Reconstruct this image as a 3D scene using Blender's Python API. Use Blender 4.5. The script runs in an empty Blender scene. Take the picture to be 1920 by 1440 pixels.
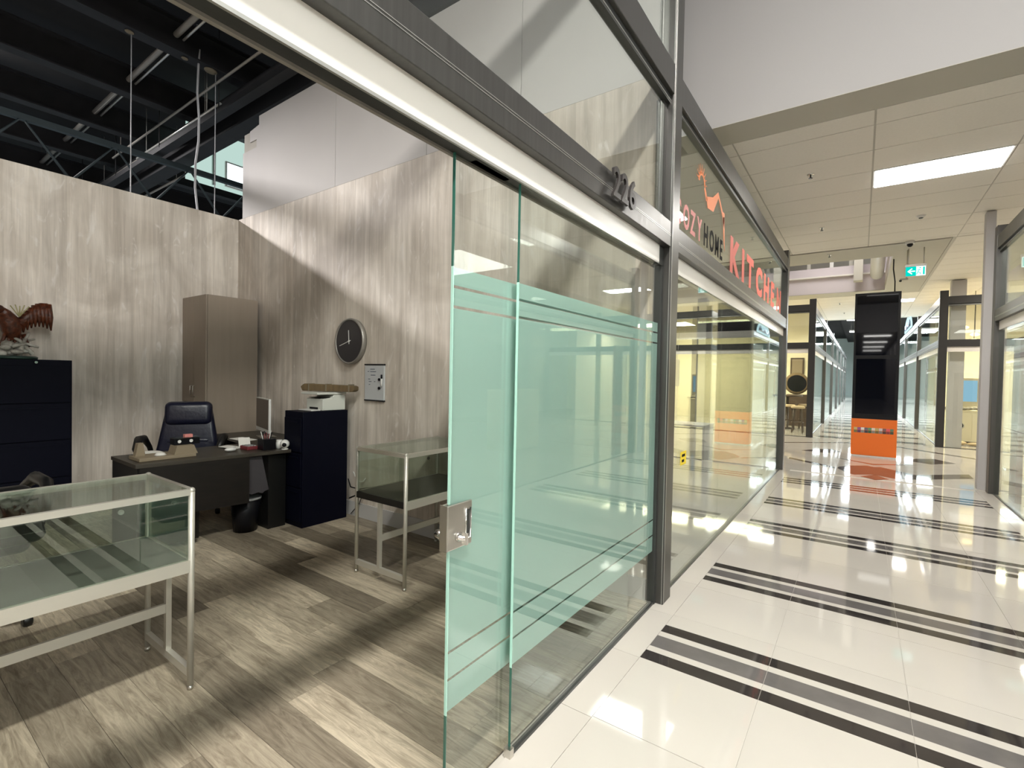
import bpy, bmesh, math, random
from mathutils import Vector, Matrix
random.seed(7)
sc = bpy.context.scene
COL = sc.collection
# ------------------------------------------------------------------ camera
cam_d = bpy.data.cameras.new('camera'); cam = bpy.data.objects.new('camera', cam_d); COL.objects.link(cam)
R = Matrix(((0.81305359, 0.58187646, 0.01906939), (0.02616412, -0.00379825, -0.99965044), (-0.58160063, 0.81326832, -0.01831247)))
right, down, fwd = Vector(R[0]), Vector(R[1]), Vector(R[2])
m = Matrix((right, -down, -fwd)).transposed().to_4x4(); m.translation = Vector((0, 0, 1.5))
cam.matrix_world = m
cam_d.sensor_fit = 'HORIZONTAL'; cam_d.sensor_width = 36.0; cam_d.lens = 914.167 / 1920 * 36.0
cam_d.clip_start = 0.02; cam_d.clip_end = 200
sc.camera = cam
# ------------------------------------------------------------------ world and exposure
w = bpy.data.worlds.new('world'); sc.world = w; w.use_nodes = True
w.node_tree.nodes['Background'].inputs[0].default_value = (0.8, 0.9, 1.0, 1)
w.node_tree.nodes['Background'].inputs[1].default_value = 0.35
sc.view_settings.view_transform = 'Standard'; sc.view_settings.look = 'None'
sc.view_settings.gamma = 1.0; sc.view_settings.use_curve_mapping = False
sc.view_settings.exposure = 0.18
# ------------------------------------------------------------------ lamps of the building, and an added daylight source
def area(name, loc, sx, sy, power, col=(1, .96, .9), rot=(0, 0, 0), spread=180):
    l = bpy.data.lights.new(name, 'AREA'); l.shape = 'RECTANGLE'; l.size = sx; l.size_y = sy
    l.energy = power; l.color = col; l.spread = math.radians(spread)
    o = bpy.data.objects.new(name, l); COL.objects.link(o); o.location = loc; o.rotation_euler = rot
    return o
WARM = (1, .93, .82); NEUT = (1, .965, .91); COOL = (.85, .95, 1)
# strip fixtures high over the near corridor
for yy in (-2.6, 0.4):
    area('void_lamp', (0.55, yy, 5.74), .26, 1.2, 250, NEUT)
# long strip fixture of the dark hall behind the shop, shining over the back wall
area('hall_strip_lamp', (-11.2, -1.2, 5.62), .3, 3.6, 900, (1, .96, .95), (0, math.radians(-35), 0))
# added unseen daylight source high on the east side, brightens the shop walls
area('added_daylight_fill', (8.4, -.6, 5.9), 9.0, 1.7, 1550, (1, .98, .96), (0, math.radians(78), 0))
for yy in (-8, -13, -18, -23):
    area('ceiling_lamp', (0.65, yy, 3.92), 1.14, .56, 60, NEUT)
# recessed fixtures of the low ceiling and the lamps further down the mall
area('ceiling_lamp', (0.65, 7.38, 3.93), 1.14, .56, 56, NEUT)
area('ceiling_lamp', (0.65, 18.6, 3.93), 1.14, .56, 60, WARM)
area('ceiling_lamp', (3.2, 13.0, 3.93), 1.14, .56, 120, WARM)
area('ceiling_lamp', (-3.6, 13.0, 3.93), 1.14, .56, 120, WARM)
area('void_lamp', (-1.0, 14.1, 6.2), 2.2, 2.2, 160, NEUT)
for yy in (26, 33, 40, 50):
    area('hall_lamp', (0.2, yy, 4.7), 1.8, 1.8, 1000, COOL)
# shop interiors
area('shop_lamp', (-4.0, 6.3, 3.4), 2.6, 1.4, 22, (1, .97, .92))
area('shop_lamp', (4.3, 6.3, 3.4), 3.0, 1.4, 80, (1, .96, .90))
area('shop_lamp', (4.3, 0.5, 3.4), 3.0, 1.4, 80, (1, .96, .90))
area('shop_lamp', (-4.0, 17.4, 3.4), 3.0, 1.2, 290, (1, .9, .58))
area('shop_lamp', (4.2, 17.4, 3.4), 3.0, 1.2, 290, (1, .88, .6))
for yy in (24, 30, 36):
    area('shop_lamp', (-3.6, yy, 3.4), 3.0, 3.0, 200, (.97, 1, .98))
    area('shop_lamp', (4.0, yy, 3.4), 3.0, 3.0, 200, (.97, 1, .98))

# ------------------------------------------------------------------ materials
def new_mat(name):
    m = bpy.data.materials.new(name); m.use_nodes = True
    nt = m.node_tree; return m, nt, nt.nodes, nt.links
def mat(name, c, rough=.5, metal=0, spec=.5, var=0, scale=6, bump=0, coat=0, stretch=(1, 1, 1), c2=None):
    m, nt, N, L = new_mat(name); b = N['Principled BSDF']
    b.inputs['Base Color'].default_value = (*c, 1); b.inputs['Roughness'].default_value = rough
    b.inputs['Metallic'].default_value = metal; b.inputs['Specular IOR Level'].default_value = spec
    b.inputs['Coat Weight'].default_value = coat
    if var or bump or c2:
        tc = N.new('ShaderNodeTexCoord'); mp = N.new('ShaderNodeMapping'); mp.inputs['Scale'].default_value = stretch
        no = N.new('ShaderNodeTexNoise'); no.inputs['Scale'].default_value = scale; no.inputs['Detail'].default_value = 5
        L.new(tc.outputs['Object'], mp.inputs[0]); L.new(mp.outputs[0], no.inputs['Vector'])
        cr = N.new('ShaderNodeValToRGB'); cr.color_ramp.elements[0].position = .3; cr.color_ramp.elements[1].position = .7
        d = c2 if c2 else tuple(x * (1 - var) for x in c)
        cr.color_ramp.elements[0].color = (*d, 1); cr.color_ramp.elements[1].color = (*c, 1)
        L.new(no.outputs['Fac'], cr.inputs[0]); L.new(cr.outputs[0], b.inputs['Base Color'])
        if bump:
            bp = N.new('ShaderNodeBump'); bp.inputs['Strength'].default_value = bump; bp.inputs['Distance'].default_value = .01
            L.new(no.outputs['Fac'], bp.inputs['Height']); L.new(bp.outputs[0], b.inputs['Normal'])
    return m
def emit(name, c, s):
    m, nt, N, L = new_mat(name); N.remove(N['Principled BSDF']); e = N.new('ShaderNodeEmission')
    e.inputs[0].default_value = (*c, 1); e.inputs[1].default_value = s
    L.new(e.outputs[0], N['Material Output'].inputs[0]); return m
def fres(N, L, ior=1.5):
    # same reflectance from either side of a thin sheet
    g = N.new('ShaderNodeNewGeometry'); mx = N.new('ShaderNodeMapRange')
    mx.inputs['From Min'].default_value = 0; mx.inputs['From Max'].default_value = 1
    mx.inputs['To Min'].default_value = ior; mx.inputs['To Max'].default_value = 1 / ior
    f = N.new('ShaderNodeFresnel'); L.new(g.outputs['Backfacing'], mx.inputs['Value']); L.new(mx.outputs[0], f.inputs['IOR']); return f
def glass(name, tint=(.95, .967, .957), ior=1.5, rough=0.0):
    m, nt, N, L = new_mat(name); N.remove(N['Principled BSDF'])
    t = N.new('ShaderNodeBsdfTransparent'); t.inputs[0].default_value = (*tint, 1)
    g = N.new('ShaderNodeBsdfGlossy'); g.inputs['Roughness'].default_value = rough; g.inputs[0].default_value = (.95, 1, .98, 1)
    f = fres(N, L, ior); x = N.new('ShaderNodeMixShader')
    L.new(f.outputs[0], x.inputs[0]); L.new(t.outputs[0], x.inputs[1]); L.new(g.outputs[0], x.inputs[2])
    L.new(x.outputs[0], N['Material Output'].inputs[0]); return m
def film(name, c, see=.06):
    m, nt, N, L = new_mat(name); N.remove(N['Principled BSDF'])
    d = N.new('ShaderNodeBsdfDiffuse'); d.inputs[0].default_value = (*c, 1)
    tr = N.new('ShaderNodeBsdfTranslucent'); tr.inputs[0].default_value = (*c, 1)
    a = N.new('ShaderNodeMixShader'); a.inputs[0].default_value = .4
    L.new(d.outputs[0], a.inputs[1]); L.new(tr.outputs[0], a.inputs[2])
    t = N.new('ShaderNodeBsdfTransparent'); t.inputs[0].default_value = (.85, .97, .93, 1)
    b = N.new('ShaderNodeMixShader'); b.inputs[0].default_value = see
    L.new(a.outputs[0], b.inputs[1]); L.new(t.outputs[0], b.inputs[2])
    L.new(b.outputs[0], N['Material Output'].inputs[0]); return m
def wood_wall(name):
    m, nt, N, L = new_mat(name); b = N['Principled BSDF']; b.inputs['Roughness'].default_value = .62
    tc = N.new('ShaderNodeTexCoord'); sp = N.new('ShaderNodeSeparateXYZ'); L.new(tc.outputs['Object'], sp.inputs[0])
    ad = N.new('ShaderNodeMath'); ad.operation = 'ADD'; L.new(sp.outputs[0], ad.inputs[0]); L.new(sp.outputs[1], ad.inputs[1])
    def comb(su, sz):
        a = N.new('ShaderNodeMath'); a.operation = 'MULTIPLY'; a.inputs[1].default_value = su; L.new(ad.outputs[0], a.inputs[0])
        c = N.new('ShaderNodeMath'); c.operation = 'MULTIPLY'; c.inputs[1].default_value = sz; L.new(sp.outputs[2], c.inputs[0])
        v = N.new('ShaderNodeCombineXYZ'); L.new(a.outputs[0], v.inputs[0]); L.new(c.outputs[0], v.inputs[1]); return v
    def noise(su, sz, det=5, dist=0):
        n = N.new('ShaderNodeTexNoise'); n.inputs['Scale'].default_value = 1; n.inputs['Detail'].default_value = det
        n.inputs['Distortion'].default_value = dist; L.new(comb(su, sz).outputs[0], n.inputs['Vector']); return n
    def ramp(src, p0, c0, p1, c1):
        r = N.new('ShaderNodeValToRGB'); e = r.color_ramp.elements; e[0].position = p0; e[1].position = p1
        e[0].color = (*c0, 1); e[1].color = (*c1, 1); L.new(src, r.inputs[0]); return r
    def mixc(f, a, bb, mode='MIX'):
        x = N.new('ShaderNodeMix'); x.data_type = 'RGBA'; x.blend_type = mode
        if isinstance(f, float): x.inputs[0].default_value = f
        else: L.new(f, x.inputs[0])
        L.new(a, x.inputs[6]); L.new(bb, x.inputs[7]); return x.outputs[2]
    big = ramp(noise(1.6, 1.1, 7, 1.0).outputs[0], .36, (.61, .545, .475), .64, (.82, .755, .68))
    st = ramp(noise(13, .7, 7, .8).outputs[0], .38, (.80, .785, .765), .62, (1.0, 1.0, 1.0))
    fine = ramp(noise(80, 3, 4).outputs[0], .35, (.90, .90, .90), .65, (1, 1, 1))
    pale = ramp(noise(7, 2.2, 8, 2.5).outputs[0], .60, (0, 0, 0), .72, (1, 1, 1))
    # board to board tone
    fl = N.new('ShaderNodeMath'); fl.operation = 'MULTIPLY'; fl.inputs[1].default_value = 5.2; L.new(ad.outputs[0], fl.inputs[0])
    f2 = N.new('ShaderNodeMath'); f2.operation = 'FLOOR'; L.new(fl.outputs[0], f2.inputs[0])
    wn = N.new('ShaderNodeTexWhiteNoise'); wn.noise_dimensions = '1D'; L.new(f2.outputs[0], wn.inputs['W'])
    bd = ramp(wn.outputs[0], 0, (.90, .89, .88), 1, (1.06, 1.05, 1.04))
    c = mixc(1.0, big.outputs[0], st.outputs[0], 'MULTIPLY'); c = mixc(1.0, c, fine.outputs[0], 'MULTIPLY'); c = mixc(1.0, c, bd.outputs[0], 'MULTIPLY')
    rgb = N.new('ShaderNodeRGB'); rgb.outputs[0].default_value = (.84, .80, .77, 1)
    pm = N.new('ShaderNodeMath'); pm.operation = 'MULTIPLY'; pm.inputs[1].default_value = .45; L.new(pale.outputs[0], pm.inputs[0]); c = mixc(pm.outputs[0], c, rgb.outputs[0])
    L.new(c, b.inputs['Base Color']); return m
def plank_mat(name):
    m, nt, N, L = new_mat(name); b = N['Principled BSDF']; b.inputs['Roughness'].default_value = .38; b.inputs['Specular IOR Level'].default_value = .4
    tc = N.new('ShaderNodeTexCoord'); oi = N.new('ShaderNodeObjectInfo')
    mp = N.new('ShaderNodeMapping'); mp.inputs['Scale'].default_value = (2.2, 20, 1)
    off = N.new('ShaderNodeVectorMath'); off.operation = 'SCALE'; off.inputs[0].default_value = (37, 19, 0); L.new(oi.outputs['Random'], off.inputs['Scale'])
    ad = N.new('ShaderNodeVectorMath'); L.new(tc.outputs['Object'], ad.inputs[0]); L.new(off.outputs[0], ad.inputs[1]); L.new(ad.outputs[0], mp.inputs[0])
    n = N.new('ShaderNodeTexNoise'); n.inputs['Scale'].default_value = 1.6; n.inputs['Detail'].default_value = 8; n.inputs['Distortion'].default_value = 1.2; n.inputs['Roughness'].default_value = .72
    L.new(mp.outputs[0], n.inputs['Vector'])
    r = N.new('ShaderNodeValToRGB'); e = r.color_ramp.elements; e[0].position = .33; e[1].position = .68
    e[0].color = (.20, .168, .128, 1); e[1].color = (.53, .475, .385, 1); L.new(n.outputs[0], r.inputs[0])
    t = N.new('ShaderNodeValToRGB'); t.color_ramp.elements[0].color = (.50, .47, .43, 1); t.color_ramp.elements[1].color = (1.45, 1.41, 1.32, 1); L.new(oi.outputs['Random'], t.inputs[0])
    x = N.new('ShaderNodeMix'); x.data_type = 'RGBA'; x.blend_type = 'MULTIPLY'; x.inputs[0].default_value = 1
    L.new(r.outputs[0], x.inputs[6]); L.new(t.outputs[0], x.inputs[7]); L.new(x.outputs[2], b.inputs['Base Color'])
    bp = N.new('ShaderNodeBump'); bp.inputs['Strength'].default_value = .12; bp.inputs['Distance'].default_value = .004; L.new(n.outputs[0], bp.inputs['Height']); L.new(bp.outputs[0], b.inputs['Normal'])
    return m
def brushed(name, c, rough=.38):
    m, nt, N, L = new_mat(name); b = N['Principled BSDF']; b.inputs['Metallic'].default_value = .85
    tc = N.new('ShaderNodeTexCoord'); mp = N.new('ShaderNodeMapping'); mp.inputs['Scale'].default_value = (60, 60, 1.2)
    n = N.new('ShaderNodeTexNoise'); n.inputs['Scale'].default_value = 1; n.inputs['Detail'].default_value = 4
    L.new(tc.outputs['Object'], mp.inputs[0]); L.new(mp.outputs[0], n.inputs['Vector'])
    r = N.new('ShaderNodeValToRGB'); e = r.color_ramp.elements; e[0].position = .3; e[1].position = .75
    e[0].color = (*[x * .8 for x in c], 1); e[1].color = (*c, 1); L.new(n.outputs[0], r.inputs[0]); L.new(r.outputs[0], b.inputs['Base Color'])
    q = N.new('ShaderNodeMapRange'); q.inputs['To Min'].default_value = rough - .06; q.inputs['To Max'].default_value = rough + .1
    L.new(n.outputs[0], q.inputs['Value']); L.new(q.outputs[0], b.inputs['Roughness']); return m

M = dict(
    tile=mat('polished_porcelain', (.54, .505, .455), .045, spec=.6, var=.06, scale=1.2),
    tile_far=mat('polished_porcelain_far', (.54, .505, .46), .05, spec=.6, var=.06, scale=1.2),
    grout=mat('grout', (.48, .45, .40), .8),
    black_tile=mat('black_polished_tile', (.035, .03, .028), .05, spec=.6, var=.2, scale=8),
    grey_tile=mat('grey_polished_tile', (.135, .125, .12), .05, spec=.6, var=.15, scale=8),
    brown_tile=mat('brown_polished_tile', (.10, .08, .07), .05, spec=.6, var=.2, scale=3),
    wood=wood_wall('washed_wood_panelling'), plank=plank_mat('vinyl_plank'),
    underlay=mat('plank_underlay', (.10, .085, .07), .9),
    frame=brushed('bronze_anodised_aluminium', (.125, .122, .116), .36),
    frame_dark=mat('dark_frame_paint', (.045, .047, .045), .35, metal=.3),
    frame_far=mat('dark_grey_frame_paint', (.022, .021, .020), .45),
    lip=mat('aluminium_lip', (.55, .55, .52), .35, metal=.8),
    fascia=mat('off_white_track_cover', (.80, .77, .72), .35, var=.05, scale=3),
    glass=glass('clear_glass'), caseglass=glass('showcase_glass', (.86, .90, .86), 1.62), edge=mat('green_glass_edge', (.03, .12, .09), .1, spec=.8),
    edge_light=mat('pale_green_glass_edge', (.42, .70, .60), .15, spec=.8),
    film=film('frosted_film', (.57, .76, .70)), steel=mat('satin_steel', (.62, .60, .56), .28, metal=1),
    chrome=mat('chrome', (.75, .74, .72), .12, metal=1),
    alu=mat('showcase_aluminium', (.60, .575, .51), .42, metal=.55),
    black=mat('black_melamine', (.005, .005, .005), .4), darkwood=mat('dark_espresso_wood', (.011, .008, .006), .55, spec=.3, var=.4, scale=5, stretch=(8, 1, 8)),
    desktop=mat('grey_brown_desktop', (.048, .040, .030), .4, var=.2, scale=4),
    navy=mat('navy_painted_steel', (.0015, .002, .008), .55, spec=.12), leather=mat('dark_navy_leather', (.007, .008, .022), .3, spec=.5, bump=.25, scale=25),
    beige=mat('taupe_laminate', (.29, .235, .185), .5, var=.08, scale=3, stretch=(8, 8, .6)),
    white=mat('white_plastic', (.72, .71, .68), .4), offwhite=mat('printer_plastic', (.60, .61, .56), .45), grey=mat('grey_plastic', (.30, .30, .30), .5),
    paint=mat('pale_grey_painted_panel', (.54, .515, .50), .7, var=.03, scale=2), skirting=mat('pale_skirting', (.55, .54, .53), .5),
    bulk=mat('white_painted_plasterboard', (.44, .425, .418), .8), soffit=mat('beige_painted_soffit', (.50, .48, .42), .8),
    ctile=mat('ceiling_tile', (.80, .765, .70), .9, var=.04, scale=40), tbar=mat('ceiling_t_bar', (.50, .475, .42), .6),
    cream=mat('cream_painted_wall', (.78, .72, .54), .8), shopwall=mat('pale_shop_wall', (.60, .57, .53), .8), lilac=mat('lilac_white_plaster', (.66, .60, .62), .8),
    deck=mat('black_painted_roof_deck', (.010, .010, .012), .85, var=.4, scale=2), truss=mat('blue_grey_steel', (.018, .030, .036), .6), hallbay=emit('glowing_hall_wall', (.50, .68, .62), .9),  # hallbay: pale green wall, its brightness put in as emission
    joist=mat('black_painted_steel', (.011, .011, .014), .7, var=.5, scale=4),
    conduit=mat('galvanised_conduit', (.30, .28, .25), .5, metal=.5), wire=mat('pale_cable', (.40, .40, .42), .5), dust=mat('fireproofing_fluff', (.20, .17, .12), 1),
    orange=mat('orange_laminate', (.85, .17, .012), .35), deckgrey=mat('smoked_deck_board', (.12, .12, .11), .25, spec=.6), mscreen=mat('unlit_taupe_screen', (.07, .05, .04), .3), screen=mat('glossy_black_screen', (.002, .003, .007), .03, spec=.3), bezel=mat('black_bezel', (.005, .005, .007), .35, spec=.25),
    copper=mat('red_paint', (.5, .07, .03), .5), eagle=mat('reddish_brown_resin', (.13, .032, .010), .4, bump=.8, scale=30, c2=(.035, .01, .005)),
    rock=mat('white_and_dark_resin', (.78, .76, .70), .6, scale=9, c2=(.10, .08, .05)), leaf=mat('dry_olive_resin', (.42, .38, .20), .7), green=mat('dark_green_resin', (.02, .05, .04), .4),
    card=mat('brown_parcel', (.17, .115, .055), .8, var=.4, scale=6, stretch=(6, 1, 1)), clockface=mat('charcoal_clock_face', (.035, .032, .034), .22, spec=.3),
    rim=mat('brushed_clock_rim', (.36, .34, .31), .4, metal=.6), board=mat('whiteboard_enamel', (.50, .51, .52), .25), ink=mat('pen_ink', (.10, .12, .16), .7), taupe=mat('taupe_desk_tray', (.24, .19, .125), .6),
    paper=mat('paper', (.70, .68, .63), .9), red=mat('dark_red_plastic', (.16, .02, .025), .5), yellow=mat('yellow_sticker', (.90, .68, .02), .5),
    lred=mat('coral_red_vinyl', (.72, .16, .12), .6), lpink=mat('rose_red_vinyl', (.60, .22, .20), .6), lorange=mat('orange_vinyl', (.80, .24, .08), .6), ldark=mat('dark_vinyl_letters', (.02, .018, .016), .8, spec=.1),
    digits=mat('dark_bronze_digits', (.022, .018, .017), .4),
    lamp=emit('lit_diffuser', (1, .99, .96), 13), winlight=emit('daylight_pane', (.75, .95, 1), 3.2), exitg=emit('exit_green', (0, .55, .45), 1.2), exitw=emit('exit_white', (.75, 1, .97), 1.6),
    sky=emit('warm_lamp_globe', (1, .72, .3), 4), tvblue=emit('blue_screen', (.30, .55, .70), .9), bluesign=emit('lit_pale_blue_sign', (.62, .88, .95), 1.1),
    hall=mat('pale_hall_wall', (.55, .66, .62), .8), stool=mat('dark_brown_stool', (.06, .035, .02), .5), cushion=mat('tan_cushion', (.55, .42, .25), .8),
    cabin=mat('cream_cabinet', (.70, .64, .46), .5), stone=mat('mottled_throw', (.60, .55, .42), .9, scale=10, c2=(.12, .11, .09)), door=mat('orange_brown_door', (.22, .09, .05), .4), cloth=mat('grey_cloth', (.05, .045, .05), .9))

# ------------------------------------------------------------------ object helpers
ORG = {}
class MB:
    def __init__(s): s.v = []; s.f = []; s.sm = []
    def add(s, vs, fs, smooth=False):
        n = len(s.v); s.v += [tuple(v) for v in vs]; s.f += [tuple(i + n for i in f) for f in fs]; s.sm += [smooth] * len(fs); return s
    def box(s, x0, x1, y0, y1, z0, z1, M4=None):
        x0, x1 = sorted((x0, x1)); y0, y1 = sorted((y0, y1)); z0, z1 = sorted((z0, z1))
        vs = [Vector(p) for p in ((x0, y0, z0), (x1, y0, z0), (x1, y1, z0), (x0, y1, z0), (x0, y0, z1), (x1, y0, z1), (x1, y1, z1), (x0, y1, z1))]
        if M4: vs = [M4 @ v for v in vs]
        return s.add(vs, [(0, 3, 2, 1), (4, 5, 6, 7), (0, 1, 5, 4), (1, 2, 6, 5), (2, 3, 7, 6), (3, 0, 4, 7)])
    def tube(s, pts, r, n=8, cap=True, smooth=True):
        pts = [Vector(p) for p in pts]; rr = r if isinstance(r, (list, tuple)) else [r] * len(pts); base = len(s.v); vs = []
        up0 = None
        for i, p in enumerate(pts):
            d = ((pts[min(i + 1, len(pts) - 1)] - pts[max(i - 1, 0)])).normalized()
            a = Vector((0, 0, 1)) if abs(d.z) < .9 else Vector((1, 0, 0))
            if up0 is None: u = d.cross(a).normalized()
            else: u = (up0 - d * up0.dot(d)).normalized()
            up0 = u; v = d.cross(u)
            for k in range(n): t = 2 * math.pi * k / n; vs.append(p + (u * math.cos(t) + v * math.sin(t)) * rr[i])
        fs = []
        for i in range(len(pts) - 1):
            for k in range(n): fs.append((i * n + k, i * n + (k + 1) % n, (i + 1) * n + (k + 1) % n, (i + 1) * n + k))
        s.add(vs, fs, smooth)
        if cap: s.add(vs[:n][::-1], [tuple(range(n))]); s.add(vs[-n:], [tuple(range(n))])
        return s
    def lathe(s, prof, c, n=20, axis='Z', smooth=True):
        vs = []; fs = []; c = Vector(c)
        for (r, h) in prof:
            for k in range(n):
                t = 2 * math.pi * k / n; a, b = r * math.cos(t), r * math.sin(t)
                vs.append(c + Vector({'Z': (a, b, h), 'Y': (a, h, b), 'X': (h, a, b)}[axis]))
        for i in range(len(prof) - 1):
            for k in range(n): fs.append((i * n + k, i * n + (k + 1) % n, (i + 1) * n + (k + 1) % n, (i + 1) * n + k))
        s.add(vs, fs, smooth); s.add(vs[:n][::-1], [tuple(range(n))]); s.add(vs[-n:], [tuple(range(n))]); return s
    def prism(s, poly, plane, d0, d1, smooth=False):
        # plane 'XY': depth z, 'XZ': depth y, 'YZ': depth x
        def P(a, b, d): return {'XY': (a, b, d), 'XZ': (a, d, b), 'YZ': (d, a, b)}[plane]
        n = len(poly); vs = [P(a, b, d0) for a, b in poly] + [P(a, b, d1) for a, b in poly]
        return s.add(vs, [tuple(range(n))[::-1], tuple(range(n, 2 * n))] + [(i, (i + 1) % n, n + (i + 1) % n, n + i) for i in range(n)], smooth)
    def ball(s, c, r, sq=(1, 1, 1), n=12, m=8, M4=None):
        vs = []; fs = []; c = Vector(c)
        for i in range(m + 1):
            ph = math.pi * i / m
            for k in range(n):
                t = 2 * math.pi * k / n; v = Vector((r * sq[0] * math.sin(ph) * math.cos(t), r * sq[1] * math.sin(ph) * math.sin(t), r * sq[2] * math.cos(ph)))
                if M4: v = M4 @ v
                vs.append(c + v)
        for i in range(m):
            for k in range(n): fs.append((i * n + k, (i + 1) * n + k, (i + 1) * n + (k + 1) % n, i * n + (k + 1) % n))
        return s.add(vs, fs, True)
    def build(s, name, material, parent=None, bevel=0, kind=None, label=None, world=True, org=None):
        org = Vector(org) if org is not None else (Vector(ORG.get(parent.name, (0, 0, 0))) if (parent and world) else Vector((0, 0, 0)))
        me = bpy.data.meshes.new(name); me.from_pydata([tuple(Vector(v) - org) for v in s.v], [], s.f)
        me.polygons.foreach_set('use_smooth', s.sm); me.update()
        bm = bmesh.new(); bm.from_mesh(me); bmesh.ops.remove_doubles(bm, verts=bm.verts, dist=1e-6); bmesh.ops.recalc_face_normals(bm, faces=bm.faces); bm.to_mesh(me); bm.free()
        me.materials.append(material)
        o = bpy.data.objects.new(name, me); COL.objects.link(o)
        if parent: o.parent = parent
        else: o.location = org
        ORG[o.name] = tuple(org)
        if bevel:
            b = o.modifiers.new('bevel', 'BEVEL'); b.width = bevel; b.segments = 2; b.limit_method = 'ANGLE'
        if kind: o['kind'] = kind
        if label: o['label'] = label
        return o
def box(*a): return MB().box(*a)
def thing(name, label, cat, loc=(0, 0, 0), rotz=0, group=None):
    o = bpy.data.objects.new(name, None); COL.objects.link(o); o.location = loc; o.rotation_euler = (0, 0, rotz)
    o.empty_display_size = .1; o['label'] = label; o['category'] = cat; ORG[o.name] = tuple(loc)
    if group: o['group'] = group
    return o
def tag(o, label, cat, group=None):
    o['label'] = label; o['category'] = cat
    if group: o['group'] = group
    return o
def struct(name, mb, m, label=None):
    o = mb.build(name, m); o['kind'] = 'structure'
    if label: o['label'] = label
    return o
def rbox(sx, sy, sz, r, seg=4, M4=None):
    bm = bmesh.new(); bmesh.ops.create_cube(bm, size=1)
    bmesh.ops.scale(bm, vec=(sx, sy, sz), verts=bm.verts)
    bmesh.ops.bevel(bm, geom=list(bm.edges), offset=r, segments=seg, profile=.5, affect='EDGES')
    if M4: bm.transform(M4)
    mb = MB(); bm.verts.index_update(); mb.add([v.co.copy() for v in bm.verts], [tuple(v.index for v in f.verts) for f in bm.faces], True); bm.free(); return mb
def text_mb(body, size, extrude, Mx, bold=0, sx=1):
    cu = bpy.data.curves.new('t', 'FONT'); cu.body = body; cu.size = size; cu.extrude = extrude; cu.offset = bold; cu.resolution_u = 3
    o = bpy.data.objects.new('t', cu); COL.objects.link(o); bpy.context.view_layer.update()
    dg = bpy.context.evaluated_depsgraph_get(); me = bpy.data.meshes.new_from_object(o.evaluated_get(dg))
    mb = MB(); S = Matrix.Diagonal((sx, 1, 1, 1))
    mb.add([Mx @ (S @ v.co) for v in me.vertices], [tuple(p.vertices) for p in me.polygons])
    bpy.data.objects.remove(o); bpy.data.meshes.remove(me); return mb
def copy_part(src, parent, off):
    c = src.copy(); COL.objects.link(c); c.parent = parent; c.location = off; return c

# ================================================================== THE SETTING
# ---- mall floor
floor = struct('floor', box(-9, 9, 9.62, 62, -.12, -.0015).box(-1.12, 9, -4, 9.62, -.12, -.006).box(-7, -1.12, 3.3, 9.62, -.12, -.0015), M['tile_far'])
floor['label'] = 'pale polished mall floor'
grout = box(-1.12, 1.52, -1, 9.62, -.0058, -.0035).build('grout_bed', M['grout'], floor)
XS = [(-1.095, -.927), (-.925, -.354), (-.352, .221), (.223, .796), (.798, 1.345), (1.347, 1.5)]
tile_cache = {}
def tile(x0, x1, y0, y1, name='floor_tile', m='tile', z=0.0, t=.0035):
    k = (round(x1 - x0, 3), round(y1 - y0, 3), m, z)
    if k not in tile_cache:
        hx, hy = (x1 - x0) / 2, (y1 - y0) / 2
        o = MB().box(-hx, hx, -hy, hy, -t, z).build(name, M[m], floor, world=False); tile_cache[k] = o
    else: o = tile_cache[k].copy(); COL.objects.link(o)
    o.location = ((x0 + x1) / 2, (y0 + y1) / 2, 0); return o
rows = []
def srows(y, wsum):  # one striped course, 5 bars from near to far
    sc_ = wsum / .425; out = []; a = y
    for wdt, kind in ((.091, 'b'), (.054, 'w'), (.132, 'g'), (.055, 'w'), (.093, 'b')):
        out.append((a, a + wdt * sc_, kind)); a += wdt * sc_
    return out
for k in range(-1, 4):
    o_ = 2.82 * k
    rows += srows(2.526 + o_, .425) + [(2.951 + o_, 3.100 + o_, 'w'), (3.103 + o_, 3.633 + o_, 't'), (3.636 + o_, 3.795 + o_, 'w')]
    rows += srows(3.798 + o_, .408) + [(4.209 + o_, 4.773 + o_, 't'), (4.776 + o_, 5.343 + o_, 't')]
for (a, b, kind) in rows:
    if b < .9 or b > 9.3: continue
    for i, (x0, x1) in enumerate(XS):
        if i in (0, 5):
            continue
        if kind == 'b': tile(x0, x1, a, b, 'black_stripe', 'black_tile')
        elif kind == 'g': tile(x0, x1, a, b, 'grey_stripe', 'grey_tile')
        else: tile(x0, x1, a, b)
for k in range(0, 15):
    a = .80 + .573 * k
    for i in (0, 5): tile(XS[i][0], XS[i][1], a, a + .57)
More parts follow.
